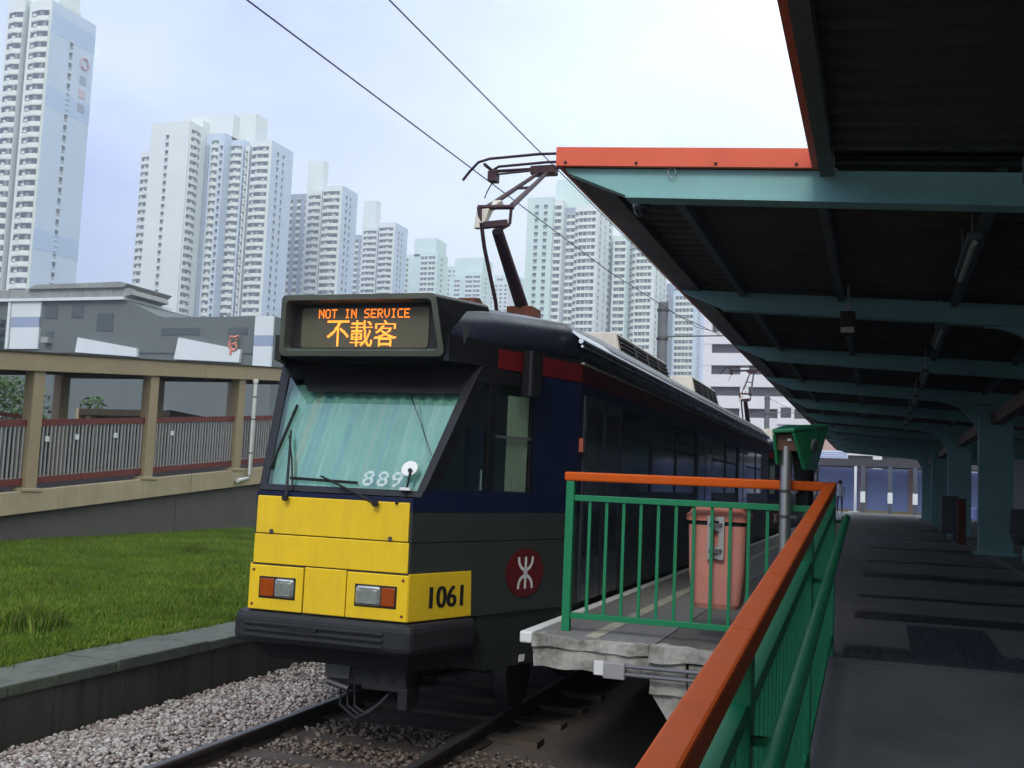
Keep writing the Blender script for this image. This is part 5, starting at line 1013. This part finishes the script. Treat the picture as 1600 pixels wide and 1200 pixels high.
# tower A (far left, nearest)
tA = thing('apartment_tower', 'tallest blue white tower at far left with pale blue bands', 'apartment tower', (-208, 215, 0), GT)
blk(tA, -210.50, -203.40, 211.5, 227.5, 120, 'facade_blue'); blk(tA, -210.60, -203.50, 211.2, 211.49, 120, 'facade_white', 'front_wall')
blk(tA, -217.30, -211.60, 210.5, 227, 121, 'facade_white'); blk(tA, -211.90, -210.30, 214, 226, 119, 'facade_recess', 'recess')
blk(tA, -215.30, -206.30, 214, 224, 127, 'facade_white', 'roof_core'); blk(tA, -205.90, -203.90, 214, 222, 121.3, 'facade_white', 'parapet')
column_y(tA, -206.60, 211.2, 5.6, 'bay', zs(118.6, 38), 118.5); column_y(tA, -213.90, 210.5, 4.6, 'bay', zs(118.6, 38), 118.5)
column_x(tA, -203.40, 219.0, 1.1, 'small', zs(113.5, 38), 113.6)
for z in (111.8, 92.3, 55.0): b = MB(); b.box(-203.39, -203.36, 211.5, 227.5, z, z + 5.2, 'facade_band'); b.box(-211.80, -210.55, 213.9, 214.05, z + 1, z + 6, 'facade_band'); b.build('blue_band', tA)
b = MB(); ring_ = [(-203.28, 224.2 + 1.3 * math.cos(a), 108 + 1.5 * math.sin(a)) for a in np.linspace(0, 6.283, 20)]; b.tube(ring_, .42, 'logo_faded', 6); b.build('round_emblem', tA)
for z in (102.2, 98.4, 94.6): b = MB(); b.box(-203.33, -203.28, 222.9, 225.3, z, z + 2.2, 'logo_faded') if z == 98.4 else b.box(-203.33, -203.28, 222.9, 225.3, z, z + 2.2, 'facade_recess'); b.build('faded_lettering_block', tA)
# tower B0 (wide block with blank wall)
tB = thing('apartment_tower', 'wide tower with broad blank white wall and one line of small windows', 'apartment tower', (-240, 325, 0), GT)
blk(tB, -255, -248, 313, 328, 114.5, 'facade_white'); blk(tB, -249.9, -233.6, 311, 321, 124, 'facade_white'); blk(tB, -233.6, -226, 321.5, 332, 122.5, 'facade_blue'); blk(tB, -226, -220.7, 326, 336, 121, 'facade_blue'); blk(tB, -236, -232.0, 321, 330, 118, 'facade_recess', 'recess')
blk(tB, -247, -226, 326, 340, 131, 'facade_white', 'roof_core'); blk(tB, -226, -218.9, 330, 338, 132, 'facade_white', 'roof_slab'); blk(tB, -243, -236, 322, 326, 128, 'facade_white', 'roof_step')
column_y(tB, -251.7, 313, 5.6, 'bay', zs(113.6, 52), 113.5); column_y(tB, -242.6, 311, 1.3, 'small', zs(121, 52), 121)
column_x(tB, -233.6, 314.6, 5.4, 'bay', zs(122.5, 52), 122.4); column_y(tB, -229.6, 321.5, 2.8, 'bay', zs(121, 52), 121); column_y(tB, -223.6, 326, 4.6, 'bay', zs(120, 52), 120)
column_y(tB, -227.0, 321.45, 1.0, 'small', zs(119.5, 52), 119.5)
def wing(name_label, xl0, xl1, x0, x1, y, dep, top, zmin, core=None, mt='facade_blue'):
    t = thing('apartment_tower', name_label, 'apartment tower', (x0, y, 0), GT)
    blk(t, x0, x1, y + .3, y + dep, top, mt); blk(t, x0 + .05, x1 - .05, y, y + .299, top - .3, 'facade_white', 'front_wall'); blk(t, xl0, x0 + .2, y + 3.2, y + dep - 2, top - 2, 'facade_recess', 'recess')
    if xl1 > xl0: blk(t, xl0, xl1, y + .8, y + dep, top - 1.2, 'facade_white'); column_y(t, (xl0 + xl1) / 2, y + .8, xl1 - xl0 - 1.0, 'bay', zs(top - 2, zmin), top - 2)
    column_y(t, (x0 + x1) / 2 - .2, y, x1 - x0 - 1.2, 'bay', zs(top - 1, zmin), top - 1)
    column_x(t, x1, y + dep * .30, 1.3, 'small', zs(top - 1.5, zmin), top - 1.5); column_x(t, x1, y + dep * .55, 1.0, 'small', zs(top - 1.5, zmin), top - 1.5)
    if core: blk(t, core[0], core[1], core[2], core[3], core[4], 'facade_white', 'roof_core')
    return t
wing('tower with curved bays left of the tram sign, beside the blank wall', -219.5, -217.8, -216.4, -208.2, 324.7, 15, 119.6, 52, None)
wing('tower directly above the tram sign, second in the receding row', -215.1, -208.9, -208.1, -199.7, 363, 13, 113.2, 66, (-218.4, -211.5, 368, 372, 125.4))
wing('tower above the right end of the tram sign, third in row', -232, -224.2, -223.3, -215, 443.2, 14, 118.6, 82, (-233.9, -227.3, 447, 452, 130.7))
def grid_tower(lab, x0, x1, y, dep, top, zmin, core, cols, mt='facade_green'):
    t = thing('apartment_tower', lab, 'apartment tower', (x0, y, 0), GT); blk(t, x0, x1, y, y + dep, top, mt)
    for c_, wd, kd in cols: column_y(t, x0 + c_, y, wd, kd, zs(top - .8, zmin), top - .8)
    column_x(t, x1, y + dep * .4, 2.0, 'flat', zs(top - .8, zmin), top - .8)
    for k in core: blk(t, *k, mt, 'roof_core')
    return t
t = grid_tower('pale green tower left of the pantograph, fourth in the row', -230.6, -220.4, 506.7, 14, 118.6, 92, [(-236.5, -224, 512, 526, 127.4), (-238, -230.7, 509, 520, 117)], [(2.6, 3.6, 'flat'), (7.0, 3.6, 'flat')])
t = grid_tower('pale tower just left of the pantograph mast, fifth in the row', -238, -227, 588.7, 18, 124.5, 98, [(-247, -229, 595, 612, 134.5), (-249, -238.2, 592, 606, 123)], [(3.0, 4.2, 'flat'), (8, 4.2, 'flat')])
column_y(t, -244, 592, 3.5, 'flat', zs(122, 98), 122)
t = grid_tower('faint farthest tower behind the pantograph arm', -262, -245, 706, 18, 146, 112, [(-258, -250, 712, 722, 151)], [(4, 4.5, 'flat'), (11, 4.5, 'flat')])
# stair wings that close the gaps in the row
def stair_wing(lab, x0, x1, y, dep, top, zmin, mt='facade_recess'):
    t = thing('apartment_tower', lab, 'apartment tower', (x0, y, 0), GT); blk(t, x0, x1, y, y + dep, top, mt); n_ = max(1, int((x1 - x0) / 3.2))
    for k in range(n_): column_y(t, x0 + (x1 - x0) * (k + .5) / n_, y, 1.8, 'flat', zs(top - .8, zmin), top - .8)
    return t
stair_wing('grey stair wing between the first two towers left of the sign', -229, -214, 371, 10, 113, 62); stair_wing('narrow grey wing between the second and third towers above the sign', -243, -230, 450, 10, 115, 80)
stair_wing('greenish wing between the third and fourth towers of the row', -246, -231, 512, 10, 119, 90, 'facade_green'); stair_wing('pale wing between the fourth and fifth towers of the row', -256, -240, 597, 12, 130, 96, 'facade_green')
stair_wing('pale low tower between the fifth tower and the pantograph arm', -256, -236, 662, 12, 133, 104, 'facade_white'); stair_wing('faint low tower between pantograph and the right hand cluster', -256, -238, 722, 12, 142, 110, 'facade_green')
stair_wing('grey wing joining the two towers behind the canopy edge', -114, -105, 441, 8, 104, 48); stair_wing('grey wing left of the bluish tower by the car park', -95, -86, 473, 8, 93, 36)
# right cluster
r1 = thing('apartment_tower', 'pale green tower right of the pantograph under the canopy corner', 'apartment tower', (-120, 410, 0), GT)
blk(r1, -137.3, -126.4, 404.5, 422, 116.3, 'facade_green'); blk(r1, -126.4, -122.8, 406.5, 422, 115.5, 'facade_white'); blk(r1, -122.8, -117.9, 410, 424, 113, 'facade_recess', 'recess'); blk(r1, -118.3, -108.8, 409.5, 436, 113.5, 'facade_white'); blk(r1, -128, -116, 413, 430, 125.6, 'facade_green', 'roof_core'); blk(r1, -124.5, -118.5, 416, 424, 129.5, 'facade_green', 'roof_core')
for x in (-133.2, -129.4): column_y(r1, x, 404.5, 1.6, 'small', zs(115, 56), 115)
column_y(r1, -124.7, 406.5, 2.8, 'flat', zs(114.5, 56), 114.5); column_y(r1, -120.2, 410, 3.4, 'flat', zs(111.5, 56), 111.5); column_y(r1, -113.2, 409.5, 7.0, 'flat', zs(112.5, 56), 112.5)
column_y(r1, -117.6, 409.5, 1.2, 'small', zs(112.5, 56), 112.5)
column_x(r1, -108.8, 414, 1.6, 'small', zs(112.5, 50), 112.5); column_x(r1, -108.8, 422, 1.2, 'small', zs(112.5, 50), 112.5); column_x(r1, -108.8, 430, 3.0, 'flat', zs(112.5, 50), 112.5)
r2 = thing('apartment_tower', 'pale tower behind the canopy edge, right of the green one', 'apartment tower', (-95, 440, 0), GT)
blk(r2, -107.3, -101.4, 430, 447, 105.5, 'facade_green'); blk(r2, -101.4, -100.2, 436, 447, 104, 'facade_recess', 'recess'); blk(r2, -100.6, -90.6, 436, 464, 104.2, 'facade_white'); blk(r2, -105, -94, 442, 458, 113, 'facade_green', 'roof_core')
column_y(r2, -104.2, 430, 4.6, 'flat', zs(104.5, 46), 104.5); column_y(r2, -95.2, 436, 6.6, 'flat', zs(103.4, 46), 103.4); column_y(r2, -99.6, 436, 1.2, 'small', zs(103.4, 46), 103.4); column_y(r2, -100.8, 435.9, 1.0, 'small', zs(103, 46), 103)
for yy in (441, 450, 458): column_x(r2, -90.6, yy, 1.8, 'small', zs(103.4, 40), 103.4)
r3 = thing('apartment_tower', 'bluish tower just left of the white car park', 'apartment tower', (-80, 465, 0), GT)
blk(r3, -87.5, -77, 464, 482, 88, 'facade_blue'); blk(r3, -90.3, -87.6, 468, 482, 86, 'facade_recess', 'recess')
column_y(r3, -82.6, 464, 8.0, 'flat', zs(87, 32), 87); column_x(r3, -77, 470, 2.0, 'small', zs(87, 32), 87)

# ================================================================== CAR PARK, FAR END OF PLATFORM
cp = thing('car_park_building', 'white multi storey car park with dark open levels', 'building', (-15, 150, 0))
YC = 150.0
b = MB(); b.box(-23.6, 8, YC + .4, YC + 40, -.4, 29, 'carpark_dark'); b.build('dark_interior', cp)
for i in range(8):
    z = 7.1 + 3.0 * i; b = MB(); b.box(-23.8, 8, YC - .2, YC + .4, z, z + 1.72, 'carpark_white'); b.build('parapet_band', cp)
for x in (-23.8, -18.6, -9.5, -1.0): b = MB(); b.box(x, x + 1.15, YC - .15, YC + .399, -.4, 29, 'carpark_white'); b.build('column', cp)
b = MB(); b.box(-23.8, 8, YC - .15, YC + .3, -.4, 5.2, 'carpark_white'); b.build('base_wall', cp)
b = MB(); b.box(-24.2, -23.805, YC - .2, YC + 40, -.4, 29, 'facade_blue'); b.build('side_wall', cp)
b = MB(); b.box(-13.4, -11.2, YC - .6, YC - .2, 11.0, 13.6, 'carpark_white'); b.box(-13.0, -11.6, YC - .62, YC - .6, 11.9, 13.3, 'carpark_dark'); b.build('stair_window', cp)
# blue wall, footbridge deck and posts beyond the platform end
fw = thing('end_building', 'lavender blue wall with pink pilasters beyond the far platform end', 'building', (0, 76, 0))
b = MB(); b.box(-9, 14, 76, 77, .3, 3.72, 'lavender_wall'); b.build('wall', fw)
for x in (-1.35, 1.75, 4.9): b = MB(); b.box(x, x + .45, 75.85, 76.001, .3, 3.72, 'pink_column'); b.build('pilaster', fw)
b = MB(); b.box(-9, 14, 75.7, 76, .3, .95, 'beige_concrete'); b.build('plinth', fw)
fd = thing('footbridge_deck', 'dark footbridge deck with pale parapet crossing beyond the platform', 'footbridge', (0, 73, 3.7))
b = MB(); b.box(-9, 14, 72, 75.6, 3.75, 4.22, 'carpark_dark'); b.build('deck', fd); b = MB(); b.box(-9, -2.0, 72, 72.2, 4.23, 4.72, 'podium_white'); b.build('parapet', fd)
for k in range(3): b = MB(); b.box(-9, -2.05, 71.98, 71.999, 4.30 + .13 * k, 4.36 + .13 * k, 'lavender_wall'); b.build('parapet_stripe', fd)
b = MB(); b.box(-8.5, -2.4, 72.6, 75, 4.73, 6.0, 'pink_column'); b.build('lift_shaft', fd)
wp_ = MB(); wp_.tube([(-1.38, 65.5, .7), (-1.38, 65.5, 3.6)], .075, 'white_mark', 10); wp_.box(-1.75, -1.15, 65.4, 65.6, .93, .99, 'white_mark'); tag(wp_.build('white_post'), 'slim white post at the far end of the platform', 'post')
for i, x in enumerate((-1.0, .55, 1.95, 2.5)):
    t = thing('sign_post', ('dark post with white plate, leftmost of four at platform end', 'dark post with white plate, second from left at platform end', 'dark post with white plate, third from left at platform end', 'dark post with white plate, rightmost of four at platform end')[i], 'post', (x, 68, .5), 'posts with white plates at the platform end')
    b = MB(); b.box(x - .12, x + .12, 67.9, 68.1, .3, 3.7, 'post_dark'); b.build('post', t); b = MB(); b.box(x - .14, x + .14, 67.86, 67.899, 1.5, 2.15, 'white_mark'); b.build('plate', t)
# things beside the columns
bx = thing('red_cabinet', 'slim dull red cabinet beside a teal canopy column', 'cabinet', (1.75, 28, .93)); b = MB(); b.box(1.72, 1.90, 27.2, 27.45, .93, 2.0, 'rust'); b.build('body', bx, .02); b = MB(); b.box(1.75, 1.87, 27.18, 27.199, 1.5, 1.85, 'red_brown'); b.build('door', bx)
gb = thing('grey_box', 'grey equipment box next to the red cabinet', 'box', (1.5, 29, .93)); b = MB(); b.box(1.46, 1.85, 29, 29.5, 1.1, 2.05, 'bench_grey'); b.build('body', gb, .02); b = MB(); b.box(1.5, 1.56, 29.05, 29.45, .93, 1.099, 'bench_grey'); b.build('leg', gb); b = MB(); b.box(1.75, 1.81, 29.05, 29.45, .93, 1.099, 'bench_grey'); b.build('leg', gb)
sb = thing('platform_bench', 'dark moulded platform bench at the right edge behind the column', 'bench', (2.55, 20.6, .93))
b = MB(); b.hexa([(2.2, 20.2, 1.25), (3.4, 20.2, 1.25), (3.4, 20.8, 1.25), (2.2, 20.8, 1.25)], [(2.15, 20.1, 1.4), (3.4, 20.1, 1.4), (3.4, 20.8, 1.4), (2.15, 20.8, 1.4)], 'bench_grey'); b.build('seat', sb, .05)
b = MB(); b.hexa([(2.15, 20.75, 1.4005), (3.4, 20.75, 1.4005), (3.4, 20.85, 1.4005), (2.15, 20.85, 1.4005)], [(2.2, 20.9, 1.85), (3.4, 20.9, 1.85), (3.4, 21, 1.85), (2.2, 21, 1.85)], 'bench_grey'); b.build('backrest', sb, .03)
for x in (2.4, 3.2): b = MB(); b.box(x - .06, x + .06, 20.3, 20.6, .93, 1.2495, 'teal_steel'); b.build('leg', sb)
nb = thing('glass_screen', 'round topped pale glass screen behind the right hand columns', 'screen', (3.6, 34, .93))
for k in range(2):
    x0 = 3.35 + k * 1.25; pts = [(x0, 34, 1.1), (x0 + .9, 34, 1.1), (x0 + .9, 34, 2.9)] + [(x0 + .45 + .45 * math.cos(a), 34, 2.9 + .3 * math.sin(a)) for a in np.linspace(.3, math.pi - .3, 6)] + [(x0, 34, 2.9)]
    b = MB(); b.prism(pts, (0, .02, 0), 'podium_white'); b.build('pane', nb); b = MB(); b.box(x0 - .1, x0 - .02, 33.95, 34.07, .93, 3.1, 'post_dark'); b.build('post', nb)
b = MB(); b.box(4.62, 4.8, 7.6, 66, .3, 1.5, 'lavender_wall'); tag(b.build('parapet_wall'), 'low lavender parapet wall along the right side of the platform', 'wall')

b = MB(); b.box(13, 13.4, -20, 90, -.4, 4.6, 'podium_grey'); b.box(12.95, 13.45, -20, 90, 4.6, 4.75, 'coping'); tag(b.build('light_block_wall'), 'unseen grey wall added at right to block sky light', 'wall')  # out of view, added to keep low sky light from the right off the platform
# person waiting at the far end
def person(x, y):
    t = thing('person', 'person with dark hair in grey top standing at far platform end', 'person', (x, y, .93))
    J = [(0, 0, .92), (0, 0, 1.15), (0, .0, 1.38), (0, -.01, 1.47), (0, -.03, 1.60), (-.10, 0, .88), (-.11, -.02, .48), (-.11, .02, .08), (-.11, -.12, .04), (.10, 0, .88), (.11, -.02, .48), (.11, .03, .08), (.11, -.11, .04), (-.18, 0, 1.36), (-.23, .02, 1.10), (-.22, -.07, .86), (.18, 0, 1.36), (.23, .02, 1.10), (.22, -.07, .86)]
    E_ = [(0, 1), (1, 2), (2, 3), (3, 4), (0, 5), (5, 6), (6, 7), (7, 8), (0, 9), (9, 10), (10, 11), (11, 12), (2, 13), (13, 14), (14, 15), (2, 16), (16, 17), (17, 18)]
    rad = [.14, .13, .14, .055, .09, .085, .06, .04, .035, .085, .06, .04, .035, .06, .045, .035, .06, .045, .035]
    me = bpy.data.meshes.new('body'); me.from_pydata([(x + a, y + b_, .93 + c) for a, b_, c in J], E_, []); o = bpy.data.objects.new('body', me); COL.objects.link(o)
    sk = o.modifiers.new('skin', 'SKIN'); sk.use_smooth_shade = True
    for i, r_ in enumerate(rad): me.skin_vertices[0].data[i].radius = (r_, r_ * .8)
    me.skin_vertices[0].data[0].use_root = True; o.modifiers.new('sub', 'SUBSURF').levels = 1; o.modifiers['sub'].render_levels = 2
    dg = bpy.context.evaluated_depsgraph_get(); m2 = bpy.data.meshes.new_from_object(o.evaluated_get(dg)); bpy.data.objects.remove(o)
    for q in ('shirt', 'trousers', 'skin', 'hair'): m2.materials.append(MATS[q])
    for p in m2.polygons:
        z = p.center.z - .93; dx = abs(p.center.x - x); p.material_index = 2 if (z > 1.43 or (dx > .19 and z < .98)) else (0 if z > .9 else 1)
        if z < .07: p.material_index = 3
    o = bpy.data.objects.new('body', m2); COL.objects.link(o); o.parent = t; o.location = -parent_origin(t)
    b = MB(); b.loft([[(x + r_ * math.cos(a), y - .005 + dy + r_ * 1.1 * math.sin(a), .93 + z) for a in np.linspace(0, 6.283, 13)[:-1]] for r_, z, dy in ((.085, 1.52, .05), (.108, 1.60, .02), (.105, 1.67, .0), (.07, 1.725, 0), (.02, 1.74, 0))], 'hair', True); b.build('hair', t)
person(-1.95, 57)

# ================================================================== HAZE
hzm = bpy.data.materials.new('haze'); hzm.use_nodes = True; t = hzm.node_tree; t.nodes.clear(); o = t.nodes.new('ShaderNodeOutputMaterial'); pv = t.nodes.new('ShaderNodeVolumePrincipled')
pv.inputs['Color'].default_value = (.86, .92, 1.0, 1); pv.inputs['Density'].default_value = .0009; pv.inputs['Anisotropy'].default_value = .2; t.links.new(pv.outputs[0], o.inputs['Volume']); MATS['haze'] = hzm
b = MB(); b.box(-1600, 1600, -400, 2600, -1.5, 155, 'haze'); hzo = b.build('haze'); hzo['kind'] = 'stuff'
